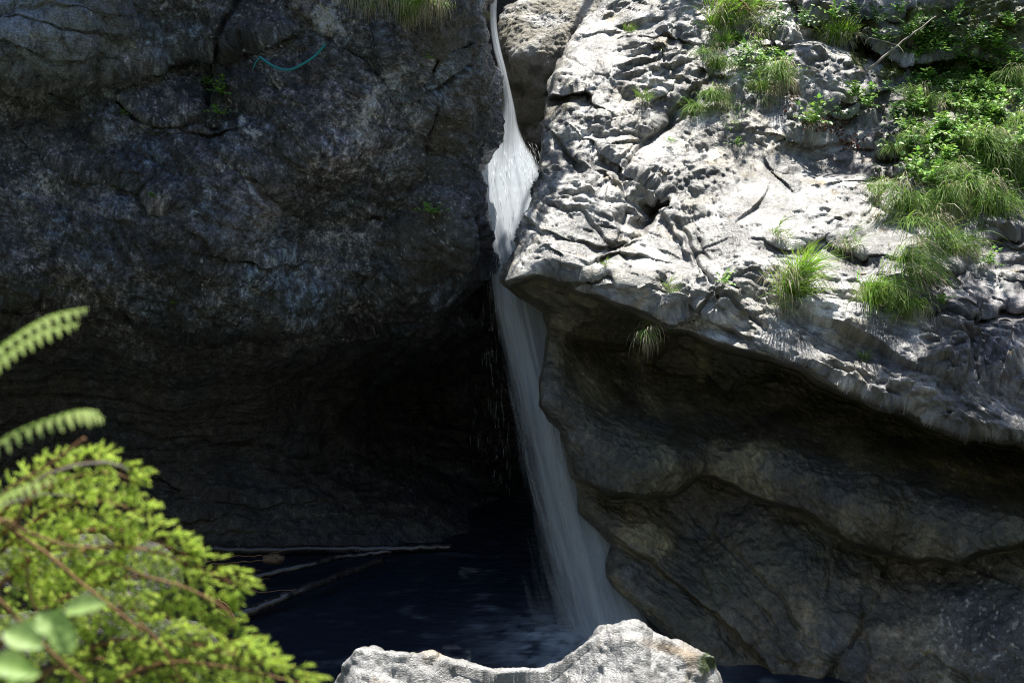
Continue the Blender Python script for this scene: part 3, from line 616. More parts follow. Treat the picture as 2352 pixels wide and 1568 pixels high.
# waterfall material: soft streaks that thin out at the edges
def water_mat(name, col, dens, fine=60):
    m, n, b = mat_new(name); L = n.links.new
    uv = N(n, 'ShaderNodeAttribute', attribute_name='flow')          # x across (m), y along (m)
    mp = N(n, 'ShaderNodeMapping'); mp.inputs['Scale'].default_value = (fine, 1.1, 1); L(uv.outputs['Vector'], mp.inputs[0])
    ns = N(n, 'ShaderNodeTexNoise'); ns.inputs['Scale'].default_value = 1; ns.inputs['Detail'].default_value = 6; ns.inputs['Roughness'].default_value = .75; L(mp.outputs[0], ns.inputs['Vector'])
    mp2 = N(n, 'ShaderNodeMapping'); mp2.inputs['Scale'].default_value = (fine * .22, .7, 1); L(uv.outputs['Vector'], mp2.inputs[0])
    ns2 = N(n, 'ShaderNodeTexNoise'); ns2.inputs['Scale'].default_value = 1; ns2.inputs['Detail'].default_value = 2; L(mp2.outputs[0], ns2.inputs['Vector'])
    ed = N(n, 'ShaderNodeAttribute', attribute_name='dens')
    s1 = N(n, 'ShaderNodeMath', operation='ADD'); L(ns.outputs[0], s1.inputs[0]); L(ns2.outputs[0], s1.inputs[1])   # ~1.0
    s2 = N(n, 'ShaderNodeMath', operation='MULTIPLY_ADD'); L(ed.outputs['Fac'], s2.inputs[0]); s2.inputs[1].default_value = 1.6; L(s1.outputs[0], s2.inputs[2])
    mr = N(n, 'ShaderNodeMapRange'); mr.inputs[1].default_value = 1.15; mr.inputs[2].default_value = 2.2; mr.inputs[4].default_value = dens; L(s2.outputs[0], mr.inputs[0])
    df = N(n, 'ShaderNodeBsdfDiffuse'); df.inputs[0].default_value = (*col, 1)
    tr = N(n, 'ShaderNodeBsdfTranslucent'); tr.inputs[0].default_value = (*col, 1)
    mx = N(n, 'ShaderNodeMixShader'); mx.inputs[0].default_value = .55; L(df.outputs[0], mx.inputs[1]); L(tr.outputs[0], mx.inputs[2])
    tp = N(n, 'ShaderNodeBsdfTransparent'); m2 = N(n, 'ShaderNodeMixShader'); L(mr.outputs[0], m2.inputs[0]); L(tp.outputs[0], m2.inputs[1]); L(mx.outputs[0], m2.inputs[2])
    bp = N(n, 'ShaderNodeBump'); bp.inputs['Strength'].default_value = .3; bp.inputs['Distance'].default_value = .02; L(s1.outputs[0], bp.inputs['Height']); L(bp.outputs[0], df.inputs['Normal'])
    L(m2.outputs[0], n.nodes['Material Output'].inputs[0])
    return m
M['fall'] = water_mat('white_water', (.84, .91, .97), 1.0, 34)
M['spray'] = water_mat('spray_water', (.74, .79, .76), .55, 34)
LT = [(-60,1128),(50,1124),(100,1130),(160,1147),(200,1155),(250,1155),(300,1142),(340,1115),(380,1085),(430,1075),(500,1090),(560,1108),(620,1122),(700,1134),(800,1152),(900,1168),(1000,1184),(1100,1200),(1200,1216),(1300,1236),(1400,1262),(1480,1286),(1560,1310)]
RT = [(-60,1146),(50,1140),(100,1147),(160,1163),(200,1172),(250,1184),(300,1192),(340,1212),(380,1240),(430,1262),(500,1262),(560,1260),(620,1262),(700,1276),(800,1300),(900,1330),(1000,1355),(1100,1380),(1200,1420),(1300,1455),(1400,1490),(1480,1520),(1560,1545)]
YT = [(-60,26.4),(50,25.9),(200,25.3),(300,25.2),(400,24.2),(500,23.4),(620,22.8),(720,22.3),(900,21.6),(1100,20.9),(1300,20.3),(1480,19.5),(1560,19.1)]
def sm_i(tab, p, w): return sum(interp(tab, p + o) for o in np.linspace(-w, w, 9)) / 9
def fall_sheet(name, mat, seed, dy, dxl, dxr, dens_gain, soft, p0=-60, p1=1520, nr=420, nc=60, parent=None):
    pr = np.linspace(p0, p1, nr)[:, None]; s = np.linspace(0, 1, nc)[None]
    l = sm_i(LT, pr, 25) + dxl(pr); r = sm_i(RT, pr, 25) + dxr(pr); yy = sm_i(YT, pr, 130) + dy
    px = l + (r - l) * s; py = np.repeat(pr, nc, 1)
    bulge = .28 * (1 - (2 * s - 1) ** 2)
    Q0 = P(px, py, yy + 0 * s).astype(F)
    wav = perlin(np.stack([s * 7 + 0 * pr, pr / 330. + 0 * s, 0 * s + 0 * pr + seed], -1), seed) * .09 + perlin(np.stack([s * 20 + 0 * pr, pr / 200. + 0 * s, 0 * s + 0 * pr + seed], -1), seed + 1) * .03
    V = P(px, py, yy - bulge + wav * np.clip((py - 100) / 300, .15, 1))
    w = (r - l) * .0064
    flow = np.stack([(s - .5) * w + seed, pr * .0064 + 0 * s, 0 * s + 0 * pr], -1)
    ed = np.minimum(s / soft(pr), 1) * np.minimum((1 - s) / .12, 1); ed = np.clip(ed, 0, 1)
    dn = dens_gain(pr) * ed ** 1.0
    me = mesh(name, V.reshape(-1, 3), grid_faces(nr, nc), M[mat], attrs={'dens': dn.ravel(), 'flow': flow.reshape(-1, 3)})
    return link(name, me, parent)
wf = empty('waterfall', PV(1370, 1500, 19.2))
tag(wf, 'white waterfall dropping through the narrow gap into the pool', 'waterfall')
kids = []
zero = lambda p: p * 0
kids.append(fall_sheet('water_sheet', 'fall', 1, 0, zero, zero, lambda p: np.interp(p, [-60, 200, 330, 400, 640, 900, 1200, 1500], [.62, .5, .5, .74, .95, .88, .7, .6]), lambda p: np.interp(p, [0, 300, 420, 700, 1000, 1500], [.4, .3, .08, .15, .5, .65])))
kids.append(fall_sheet('water_sheet', 'fall', 2, .25, lambda p: p * 0 - 3, zero, lambda p: np.interp(p, [-60, 200, 330, 400, 640, 900, 1200, 1500], [.5, .35, .4, .62, .6, .55, .48, .45]), lambda p: np.interp(p, [0, 300, 420, 700, 1000, 1500], [.4, .3, .1, .1, .4, .5])))
kids.append(fall_sheet('water_sheet', 'spray', 3, -.15, lambda p: -np.clip((p - 880) / 600, 0, 1) * 70, zero, lambda p: np.interp(p, [600, 900, 1100, 1500], [.2, .35, .5, .55]), lambda p: p * 0 + .6, 620, 1520, 300, 60))
for k_ in kids:
    k_.parent = wf; k_.matrix_parent_inverse = Matrix.Translation(-wf.location)
# flying drops and threads of water
def streaks(n, fn, w, seed):
    r_ = np.random.default_rng(seed); V = []; Fc = []
    for i in range(n):
        p, q = fn(r_); p = np.array(p); q = np.array(q); ww = w * r_.uniform(.4, 1.4)
        o = np.array([ww, 0, 0]); o2 = np.array([0, ww, 0]); k0 = len(V); mid = (p + q) / 2
        V += [p, mid + o, mid + o2, mid - o, mid - o2, q]
        for a_, b_ in ((1, 2), (2, 3), (3, 4), (4, 1)): Fc += [(k0, k0 + a_, k0 + b_), (k0 + 5, k0 + b_, k0 + a_)]
    return np.array(V), np.array(Fc)
def fn1(r_):
    py = r_.uniform(325, 470); px = 1196 + (py - 300) * .25 + r_.uniform(-20, 40); yy = np.interp(py, *zip(*YT)) - r_.uniform(.1, .6)
    l = r_.uniform(6, 34); return P(px, py, yy), P(px + l * r_.uniform(.15, .7), py + l, yy - .05)
V1, F1 = streaks(260, fn1, .0016, 1)
def fn2(r_):
    t = r_.uniform(0, 1) ** 1.2 * .8; py = 610 + t * 620; px = 1136 + t * 60 - abs(r_.normal(0, 16 + 50 * t)); yy = 22.6 - t * 1.5
    l = r_.uniform(10, 46); return P(px, py, yy), P(px + l * .04, py + l, yy)
V2, F2 = streaks(170, fn2, .0007, 2)
def fn3(r_):
    py = r_.uniform(340, 700); s_ = r_.uniform(.02, .98); px = np.interp(py, *zip(*LT)) * (1 - s_) + np.interp(py, *zip(*RT)) * s_; yy = np.interp(py, *zip(*YT)) - .45 - r_.uniform(0, .1)
    l = r_.uniform(20, 60); return P(px, py, yy), P(px + l * .12, py + l, yy - .05)
V3, F3 = streaks(300, fn3, .002, 3)
VV = np.concatenate([V1, V2, V3]); FF = np.concatenate([F1, F2 + len(V1), F3 + len(V1) + len(V2)])
m, n, b = mat_new('water_drops'); b.inputs['Base Color'].default_value = (.8, .84, .88, 1); b.inputs['Roughness'].default_value = .25; M['drops'] = m
o = link('water_drops', mesh('water_drops', VV, FF, M['drops'], False)); tag(o, 'threads and drops of water flying off beside the waterfall', None, None, 'stuff')

# ------------------------------------------------------------------ ground, bank and the forested side of the gorge
gx = np.linspace(-45, 45, 220); gy = np.linspace(-40, 33, 220); X, Yy = np.meshgrid(gx, gy)
Q = np.stack([X, Yy, X * 0], -1).astype(F)
def ground_z(X, Yy):
    z = np.interp(Yy, [-40, -8, 0, 2, 6, 10, 13, 15.5, 40], [34, 9.5, 6.3, 5.9, 3.6, 1.9, .3, -1.2, -1.6])
    leftbank = smooth(-2.2, -5.5, X) * np.interp(Yy, [0, 8, 12, 15, 18, 21], [0, 1.2, 2.0, 1.9, 1.0, .3])
    rightside = smooth(6, 9, X) * np.interp(Yy, [0, 10, 20], [2, 5, 4])
    far = smooth(9, 22, np.abs(X)) * 14
    return z + leftbank + rightside + far
z = ground_z(X, Yy) + .35 * fbm(Q * .5, 851, 4) + .08 * fbm(Q * 2.5, 853, 3)
V = np.stack([X, Yy, z], -1)
a = mixc(np.zeros(V.shape, dtype=F) + np.array((.05, .043, .03), dtype=F), (.035, .06, .02), smooth(-.1, .2, fbm(Q * .9, 855, 3)))
tag(link('ground', mesh('ground', V.reshape(-1, 3), grid_faces(220, 220), M['rock_plain'], attrs={'albedo': a.reshape(-1, 3)})), 'dark earth and rock of the gorge floor and its near bank', None, None, 'structure')

# high ground above and behind both rocks
def plateau(name, x0, x1, zf, label):
    X, T = np.meshgrid(np.linspace(x0, x1, 90), np.linspace(0, 1, 60)); Yy = 30.5 + T * 56
    Q = np.stack([X, Yy, X * 0], -1).astype(F); z = zf(X, Yy) + .5 * fbm(Q * .3, 861, 3)
    V = np.stack([X, Yy, z], -1); a = mixc(np.zeros(V.shape, dtype=F) + np.array((.05, .045, .03), dtype=F), (.04, .07, .02), smooth(-.1, .2, fbm(Q * .7, 865, 3)))
    tag(link(name, mesh(name, V.reshape(-1, 3), grid_faces(60, 90), M['rock_plain'], attrs={'albedo': a.reshape(-1, 3)})), label, None, None, 'structure')
plateau('hillside', -40, 45, lambda X, Y: np.interp(Y, [30.5, 34, 86], [10.3, 12, 30]) + smooth(2, -4, X) * 2.2, 'wooded hillside above and behind the gorge rocks')

# ------------------------------------------------------------------ plants
class Bag:
    def __init__(s): s.V = []; s.F = []; s.T = []; s.M = []
    def quadstrip(s, pts, wid, side, tip0=0., tip1=1., mi=0, fold=0.):
        k = len(s.V); n = len(pts)
        for i, p in enumerate(pts):
            w = wid[i]; s.V.append(p - side * w); s.V.append(p + side * w); t = tip0 + (tip1 - tip0) * i / (n - 1); s.T += [t, t]
        for i in range(n - 1): s.F.append((k + 2 * i, k + 2 * i + 1, k + 2 * i + 3, k + 2 * i + 2)); s.M.append(mi)
    def leaf(s, p, d, nrm, L, Wd, mi=0, cup=.15):
        d = d.normalized(); side = d.cross(nrm)
        if side.length < 1e-4: side = Vector((1, 0, 0))
        side.normalize(); up = side.cross(d).normalized()
        k = len(s.V)
        pts = [p, p + d * L * .35 + side * Wd * .5 + up * cup * Wd, p + d * L * .35 - side * Wd * .5 + up * cup * Wd, p + d * L * .75 + side * Wd * .33 + up * cup * Wd * .4, p + d * L * .75 - side * Wd * .33 + up * cup * Wd * .4, p + d * L * 1.0 - up * cup * L * .3, p + d * L * .4 , p + d * L * .75 - up * .05 * L]
        s.V += pts; s.T += [0, .4, .4, .8, .8, 1, .4, .8]
        s.F += [(k, k + 1, k + 6, k + 6)[:4], ]; s.F.pop()
        for f in ((0, 1, 6), (0, 6, 2), (1, 3, 7, 6), (6, 7, 4, 2), (3, 5, 7), (7, 5, 4)):
            f = f if len(f) == 4 else (*f, f[2])
            s.F.append(tuple(k + q for q in f)); s.M.append(mi)
    def build(s, name, mats, parent=None, smoothf=True):
        V = np.array([tuple(v) for v in s.V], dtype=F); me = bpy.data.meshes.new(name)
        faces = [tuple(dict.fromkeys(f)) for f in s.F]
        me.from_pydata([tuple(map(float, v)) for v in V], [], faces)
        for mt in mats: me.materials.append(mt)
        me.polygons.foreach_set('material_index', np.array(s.M, dtype=np.int32))
        if smoothf: me.polygons.foreach_set('use_smooth', np.ones(len(faces), dtype=bool))
        at = me.attributes.new('tip', 'FLOAT', 'POINT'); at.data.foreach_set('value', np.array(s.T, dtype=F)); me.update()
        return link(name, me, parent)
def rv(r, a=1.): return Vector((r.uniform(-a, a), r.uniform(-a, a), r.uniform(-a, a)))
def tube(name, pts, rad, mat, parent=None, n=7, jit=0., seed=0):
    r = random.Random(seed); pts = [Vector(p) for p in pts]; V = []; Fs = []
    # resample
    for i, p in enumerate(pts):
        t = (pts[min(i + 1, len(pts) - 1)] - pts[max(i - 1, 0)]).normalized(); s = t.cross(Vector((.1, .2, 1))).normalized(); u = s.cross(t)
        rr = rad[i] if isinstance(rad, (list, tuple)) else rad
        for j in range(n):
            a = 2 * math.pi * j / n; q = rr * (1 + jit * r.uniform(-1, 1)); V.append(p + s * math.cos(a) * q + u * math.sin(a) * q)
    for i in range(len(pts) - 1):
        for j in range(n): Fs.append((i * n + j, i * n + (j + 1) % n, (i + 1) * n + (j + 1) % n, (i + 1) * n + j))
    Fs.append(tuple(range(n))[::-1]); Fs.append(tuple(range((len(pts) - 1) * n, len(pts) * n)))
    me = bpy.data.meshes.new(name); me.from_pydata([tuple(v) for v in V], [], Fs); me.materials.append(M[mat] if isinstance(mat, str) else mat)
    me.polygons.foreach_set('use_smooth', np.ones(len(Fs), dtype=bool)); me.update()
    return link(name, me, parent)
def spline(ctrl, n, jit=0, seed=0):
    r = random.Random(seed); c = [Vector(x) for x in ctrl]; out = []; m = len(c) - 1
    for i in range(n + 1):
        t = i / n * m; k = min(int(t), m - 1); f = t - k
        p0 = c[max(k - 1, 0)]; p1 = c[k]; p2 = c[k + 1]; p3 = c[min(k + 2, m)]
        q = .5 * ((2 * p1) + (-p0 + p2) * f + (2 * p0 - 5 * p1 + 4 * p2 - p3) * f * f + (-p0 + 3 * p1 - 3 * p2 + p3) * f ** 3)
        out.append(q + rv(r, jit) if 0 < i < n else q)
    return out

# --- grass tufts: three shapes (upright, cascading, hanging) with dry blades as a part
def tuft_mesh(seed, nb, spread, L, droop, upz, mats, out=.6):
    r = random.Random(seed); B = Bag(); subs = [Vector((r.gauss(0, .75) * spread, 0, r.gauss(0, .6) * spread)) for _ in range(5)]
    for i in range(nb):
        a = r.uniform(0, 2 * math.pi); q = abs(r.gauss(0, .35)); cc = r.choice(subs); root = cc + Vector((math.cos(a) * spread * q, math.sin(a) * spread * q * .5, math.sin(a) * spread * q * .6))
        d = Vector((math.cos(a) * .55 + r.gauss(0, .25), -abs(r.gauss(out, .3)), upz + r.gauss(0, .25))).normalized()
        ln = L * r.uniform(.45, 1.15); seg = 5; p = root.copy(); pts = [p.copy()]; g = droop * r.uniform(.6, 1.3)
        for k in range(seg):
            p = p + d * ln / seg; d = (d + Vector((0, -.03, -g / seg))).normalized(); pts.append(p.copy())
        sd_ = d.cross(Vector((0, 1, .2))); sd_ = sd_.normalized() if sd_.length > .01 else Vector((1, 0, 0)); sd_ = (sd_ + rv(r, .5)).normalized()
        w = .0032 * r.uniform(.7, 1.3) * (L / .3) ** .3
        B.quadstrip(pts, [w, w, w * .9, w * .7, w * .45, w * .08], sd_)
    return B
def make_tuft(kind, seed):
    root = empty('grass_tuft')
    pr = dict(up=(420, .15, .40, 1.0, .95, .45), cascade=(520, .22, .46, 2.0, .6, .7), hang=(90, .08, .32, 3.0, .15, .4), thin=(90, .08, .30, 1.3, .8, .5), small=(90, .07, .17, 1.2, .9, .5))[kind]
    nb, sp, L, dr, uz, ou = pr
    tuft_mesh(seed, int(nb * (.7 if kind == 'hang' else 1)), sp, L * (.6 if kind == 'hang' else 1), dr, uz, None, ou).build('green_blades', [M['grass_bright' if kind in ('up',) else 'grass']], root)
    tuft_mesh(seed + 50, int(nb * (.6 if kind == 'hang' else .35)), sp, L * 1.0, dr * 1.6 + 1.2, uz * .4, None, ou).build('dry_blades', [M['straw']], root)
    return root
def copy_thing(src):
    c = src.copy(); COL.objects.link(c)
    for ch in src.children:
        d = ch.copy(); COL.objects.link(d); d.parent = c
        for g in ch.children:
            e = g.copy(); COL.objects.link(e); e.parent = d
    return c
protos = {}
def place(kind, maker, loc, sc, rz, label, cat, group, name=None):
    key = kind
    if key not in protos: protos[key] = maker(); o = protos[key]
    else: o = copy_thing(protos[key])
    o.location = loc; o.scale = sc if isinstance(sc, tuple) else (sc, sc, sc); o.rotation_euler = (0, 0, rz)
    tag(o, label, cat, group)
    return o
GT = 'grass tufts growing on the sunlit rock slope'
tufts = [  # px, py, kind, size, label
 (1812,650,'up',1.30,'bright green grass tuft with brown roots hanging below the lower ledge'),
 (1795,700,'hang',.85,'straw coloured hanging grass below the bright tuft on the lower ledge'),
 (2040,640,'cascade',1.35,'broad drooping grass tuft, lowest of the right-hand cluster'),
 (2075,690,'cascade',.75,'small pale grass tuft trailing under the broad drooping one'),
 (2000,675,'up',.75,'grass tuft at the left end of the broad drooping cluster'),
 (2150,555,'cascade',1.25,'drooping grass tuft above the broad right-hand cluster'),
 (2205,575,'thin',1.0,'thin grass wisp right of the drooping tuft'),
 (2070,460,'cascade',1.05,'left of two grass tufts hanging below the leafy bank'),
 (2150,465,'cascade',.95,'right of two grass tufts hanging below the leafy bank'),
 (2272,470,'cascade',1.25,'mossy grass tuft under the right end of the leafy bank'),
 (1487,772,'hang',1.0,'lone pale grass tuft hanging from the dark undercut'),
 (1486,742,'small',1.0,'short green crown of grass above the dark undercut'),
 (1618,235,'cascade',.80,'lowest tuft of the grass column on the pale slope'),
 (1643,145,'cascade',.80,'middle tuft of the grass column on the pale slope'),
 (1655,105,'up',.70,'short tuft in the grass column under the bright top one'),
 (1660,30,'up',1.35,'bright thick grass tuft at the very top of the pale slope'),
 (1695,15,'up',1.0,'grass tuft right of the thick one at the top edge'),
 (1750,20,'thin',1.4,'pale thin grass at the top edge of the frame'),
 (1765,185,'cascade',1.0,'grass tuft trailing down left of the reddish leaf litter'),
 (1760,230,'hang',.75,'straw hanging roots under the trailing tuft'),
 (1745,75,'thin',1.3,'thin arching grass beside the upper herbs'),
 (1920,80,'up',1.0,'fresh green grass tuft beside the yellow moss cushion'),
 (1795,535,'small',1.3,'small round grass tuft on the smooth slab edge'),
 (1850,590,'thin',.9,'thin grass on the broken ledge above the bright tuft'),
 (1945,560,'thin',1.1,'pale thin grass in the crack right of the smooth slab'),
 (1480,225,'small',1.2,'small grass tuft in the diagonal crack of the pale face'),
 (2235,360,'cascade',1.1,'dark green grass tuft in the middle of the leafy bank'),
 (2200,415,'cascade',.9,'grass tuft at the lower edge of the leafy bank'),
 (2300,195,'cascade',1.0,'grass tuft high in the leafy bank near the right edge'),
 (2330,390,'cascade',1.1,'grass tuft at the right edge of the frame'),
 (2320,300,'cascade',.9,'grass tuft above the one at the right edge'),
 (2120,230,'cascade',.8,'grass tuft in the upper left of the leafy bank'),
 (1870,265,'thin',1.1,'straw thin grass under the leaning grey block'),
 (2010,440,'small',1.2,'small grass tuft left of the hanging pair'),
 (1545,655,'small',.9,'tiny grass sprig on the broken lower ledges'),
 (1445,70,'small',.9,'tiny dark grass patch near the top of the pale face'),
 (2060,330,'cascade',.7,'small grass tuft at the left edge of the leafy bank'),
 (1980,820,'small',.9,'faint small grass patch low on the shaded flank'),
 (1395,605,'small',.6,'tiny green sprig in the lower diagonal gully'),
]
for i, (px, py, kd, sz, lab) in enumerate(tufts):
    p = hit(px, py) if px != 1487 else PV(1487, 760, 19.62)
    place('t_' + kd + str(i % 2), lambda kd=kd, i=i: make_tuft(kd, 100 + i), p + Vector((0, -.03, 0)), sz * random.Random(i).uniform(.92, 1.08), random.Random(i).uniform(-.5, .5), lab, 'grass', GT)
GL = 'grass hanging over the top of the dark cliff'
for i, (px, py, kd, sz, lab) in enumerate([(820,-12,'hang',1.1,'pale dry grass hanging at the top of the dark cliff, leftmost'), (850,5,'hang',.8,'second hanging grass from the left on the dark cliff'),
   (925,-10,'hang',1.25,'long hanging grass right of the bright green tuft'), (942,28,'up',.7,'bright green tuft among the hanging grasses'), (940,40,'hang',.7,'dry grass under the bright green tuft on the dark cliff'), (985,-8,'hang',1.3,'thick hanging grass at the top of the dark cliff'),
   (1012,0,'hang',1.0,'rightmost of the thick hanging grasses on the dark cliff'), (893,-14,'hang',1.0,'thin hanging grass left of the bright tuft on the dark cliff'), (1118,30,'hang',.45,'small dry grass beside the top of the waterfall'), (962,0,'cascade',.7,'green drooping tuft between the hanging grasses')]):
    p = hit(px, py, 'L'); place('t_' + kd + '0', lambda kd=kd, i=i: make_tuft(kd, 300 + i), p + Vector((0, -.04, 0)), sz, random.Random(i + 40).uniform(-.4, .4), lab, 'grass', GL)

# --- leafy herbs
def make_herb(seed, ns=7, L=.16, ls=.045, mat='leaf'):
    r = random.Random(seed); root = empty('leafy_plant'); S = Bag(); Lf = Bag()
    for i in range(ns):
        d = Vector((r.uniform(-.8, .8), r.uniform(-1, .1), r.uniform(.2, .9))).normalized(); p = rv(r, .03); pts = [p.copy()]; ln = L * r.uniform(.5, 1.2)
        for k in range(4):
            p = p + d * ln / 4; d = (d + Vector((0, 0, -.1))).normalized(); pts.append(p.copy())
            for sgn in (-1, 1):
                sd_ = d.cross(Vector((0, -.3, 1))).normalized() * sgn
                Lf.leaf(p, (sd_ + d * .5 + rv(r, .3)), Vector((0, -.35, 1)) + rv(r, .35), ls * r.uniform(.6, 1.25), ls * .62)
        Lf.leaf(p, d + rv(r, .3), Vector((0, -.3, 1)), ls * 1.2, ls * .7)
        S.quadstrip(pts, [.002] * 5, Vector((1, 0, 0)))
    S.build('stem', [M['leaf_dark']], root); Lf.build('leaves', [M[mat]], root)
    return root
herbs = []
GH = 'leafy herbs on the right-hand bank'
hp = [(2010,55),(2060,30),(2090,85),(2130,60),(2170,120),(2200,140),(2240,100),(2290,110),(2330,130),(2260,160),(2320,170),(2140,185),(2190,210),(2110,250),(2080,300),(2050,270),(2230,250),(2290,260),(2335,230),(2160,290),(2210,320),
      (2270,340),(2120,340),(2170,370),(2310,350),(2100,390),(2140,420),(2230,430),(2290,420),(2335,330),(1840,60),(1790,130),(1725,120),(1700,150),(1800,165),(1960,215),(1940,270),(1865,280),(1910,45),(1960,30),(2025,100),(1990,245),(2080,350),(1700,90),(1760,140),(1790,60),(2180,60),(2320,60),(2040,215),(2250,205)]
places = ['near the upper rim', 'above the others of its row', 'in the thick of the bank', 'towards the frame edge']
for i, (px, py) in enumerate(hp):
    p = hit(px, py); k = i % 4; bright = (i * 7) % 3 != 0
    sh = 'light green' if bright else 'dark green'; bankp = px > 2030; pool_ = [q for q in hp if (q[0] > 2030) == bankp]
    rows_ = sorted(pool_, key=lambda q: q[1]); per = 5; ri = rows_.index((px, py)) // per; row = sorted(rows_[ri * per:ri * per + per]); ci = row.index((px, py))
    lab = '%s herb, %s from the left in the %s row of %s' % (sh, ['first', 'second', 'third', 'fourth', 'fifth'][ci], ['top', 'second', 'third', 'fourth', 'fifth', 'sixth', 'seventh', 'eighth'][ri], 'the leafy bank' if bankp else 'the upper rocks')
    grp = 'herbs in the leafy bank' if bankp else 'herbs on the upper rocks'
    place('h%d%d' % (k, bright), lambda k=k, bright=bright: make_herb(400 + k, 11, .22 + .05 * (k % 3), .055 + .014 * (k % 2), 'leaf' if bright else 'leaf_dark'), p + Vector((0, -.04, .01)), random.Random(i).uniform(.8, 1.35), random.Random(i).uniform(-.6, .6), lab, 'herb', grp)
for (px, py, s_, side, lab) in [(505,215,.75,'L','small bright herb in the crack of the dark cliff, upper clump'), (508,262,.8,'L','bright green herb below the upper clump on the dark cliff'), (478,190,.5,'L','faint sprig at the top of the cliff crack'), (988,490,.9,'L','dark green leafy plant low on the dark cliff near the waterfall'),
    (355,450,.35,'L','tiny green sprig on the crack in the middle of the dark cliff'), (286,262,.35,'L','tiny sprig at the left of the dark cliff under the ledge'), (992,135,.35,'L','tiny sprig under the overhang beside the waterfall'), (400,700,.3,'L','tiny sprig on the lower rim of the dark cliff'),
    (1665,650,.55,'R','small mossy herb on the broken rim above the undercut'), (1690,330,.5,'R','small round-leaved herb on the pale slab'), (1540,320,.4,'R','tiny herb in the crack of the pale slab'), (2155,690,.6,'R','small herb right of the broad grass cluster'), (1535,760,.5,'R','small herb right of the lone hanging tuft'), (2265,600,.7,'R','small herb on the grey rock under the leafy bank'), (1830,640,.5,'R','small herb beside the bright grass tuft')]:
    p = hit(px, py, side); place('h%d1' % (px % 4), lambda px=px: make_herb(400 + px % 4, 8, .19, .05), p + Vector((0, -.04, 0)), s_, .3, lab, 'herb', None)

# --- ground cover and litter in the leafy bank (nobody could count it)
def scatter(poly_blobs, n, fn, thr=.35, seed=5):
    r = np.random.default_rng(seed); w = np.zeros(len(RV)); vis_ = (RPX > 1200) & (RPX < 2380) & (RPY > -20) & (RPY < 900)
    for b_ in poly_blobs: w = np.maximum(w, b_[-1] * blob(RPX, RPY, *b_[:5]))
    w = np.where(vis_ & (w > thr), w, 0)
    cl = fbm(RV.astype(F) * 2.2, seed + 900, 3); w = w * smooth(-.22, .12, cl)
    w /= w.sum(); idx = r.choice(len(RV), n, p=w)
    for j in idx: fn(Vector(RV[j].tolist()), Vector(RN[j].tolist()))
bank = [(2230,220,150,150,.2,1.),(2180,110,170,60,0,.8),(2250,380,120,110,0,.9),(2120,330,60,110,0,.7),(1740,120,40,110,.1,.5)]
R5 = random.Random(55); B1 = Bag()
def lf(p, nr_):
    d = Vector((R5.uniform(-1, 1), R5.uniform(-1, 0), R5.uniform(-.3, .5))); B1.leaf(p + nr_ * R5.uniform(.01, .10), d, Vector((0, -.3, 1)) + rv(R5, .5), R5.uniform(.03, .075), R5.uniform(.02, .045), R5.choice((0, 0, 1)))
scatter(bank, 13000, lf)
tag(B1.build('ground_cover', [M['leaf'], M['leaf_dark']]), 'mat of small leaves covering the right-hand bank', None, None, 'stuff')
B2 = Bag(); R6 = random.Random(66)
def gb(p, nr_):
    d = Vector((R6.uniform(-.6, .6), R6.uniform(-1, -.2), R6.uniform(.1, 1))).normalized(); L_ = R6.uniform(.06, .2); pts = [p.copy()]; q = p.copy()
    for k in range(4): q = q + d * L_ / 4; d = (d + Vector((0, 0, -.4))).normalized(); pts.append(q.copy())
    B2.quadstrip(pts, [.003, .003, .0025, .0015, .0004], Vector((1, 0, 0)) + rv(R6, .4), mi=R6.choice((0, 0, 0, 1)))
scatter(bank + [(2230,320,140,200,0,1.),(2100,620,120,110,0,.35),(1700,180,60,170,.2,.6)], 6000, gb, seed=6)
tag(B2.build('wild_grass', [M['grass'], M['straw']]), 'loose grass blades growing through the leafy bank', None, None, 'stuff')
B3 = Bag(); R7 = random.Random(77)
def dl_(p, nr_): B3.leaf(p + nr_ * .01, rv(R7), nr_ + rv(R7, .5), R7.uniform(.025, .06), R7.uniform(.02, .04))
scatter([(1800,215,30,60,-.2,1.),(1900,285,60,25,0,.8),(2200,300,150,150,0,.4),(2150,80,100,60,0,.4),(1950,330,90,30,0,.5)], 700, dl_, thr=.3, seed=7)
tag(B3.build('leaf_litter', [M['dead_leaf']]), 'reddish brown dead leaves caught in cracks of the slope', None, None, 'stuff')

# --- moss cushions
def moss_fn(p, nr_):
    B4.leaf(p + nr_ * R8.uniform(.0, .02), nr_ + rv(R8, .7), rv(R8), R8.uniform(.015, .03), .008)
B4 = Bag(); R8 = random.Random(88)
scatter([(1868,62,30,18,0,1.),(1988,80,14,55,.25,1.),(2045,165,26,20,0,1.),(2290,60,70,50,0,1.),(1520,112,14,12,0,.7),(2260,520,30,20,0,.6)], 4200, moss_fn, thr=.45, seed=8)
tag(B4.build('moss', [M['moss']]), 'yellow green moss cushions on the upper ledges', None, None, 'stuff')

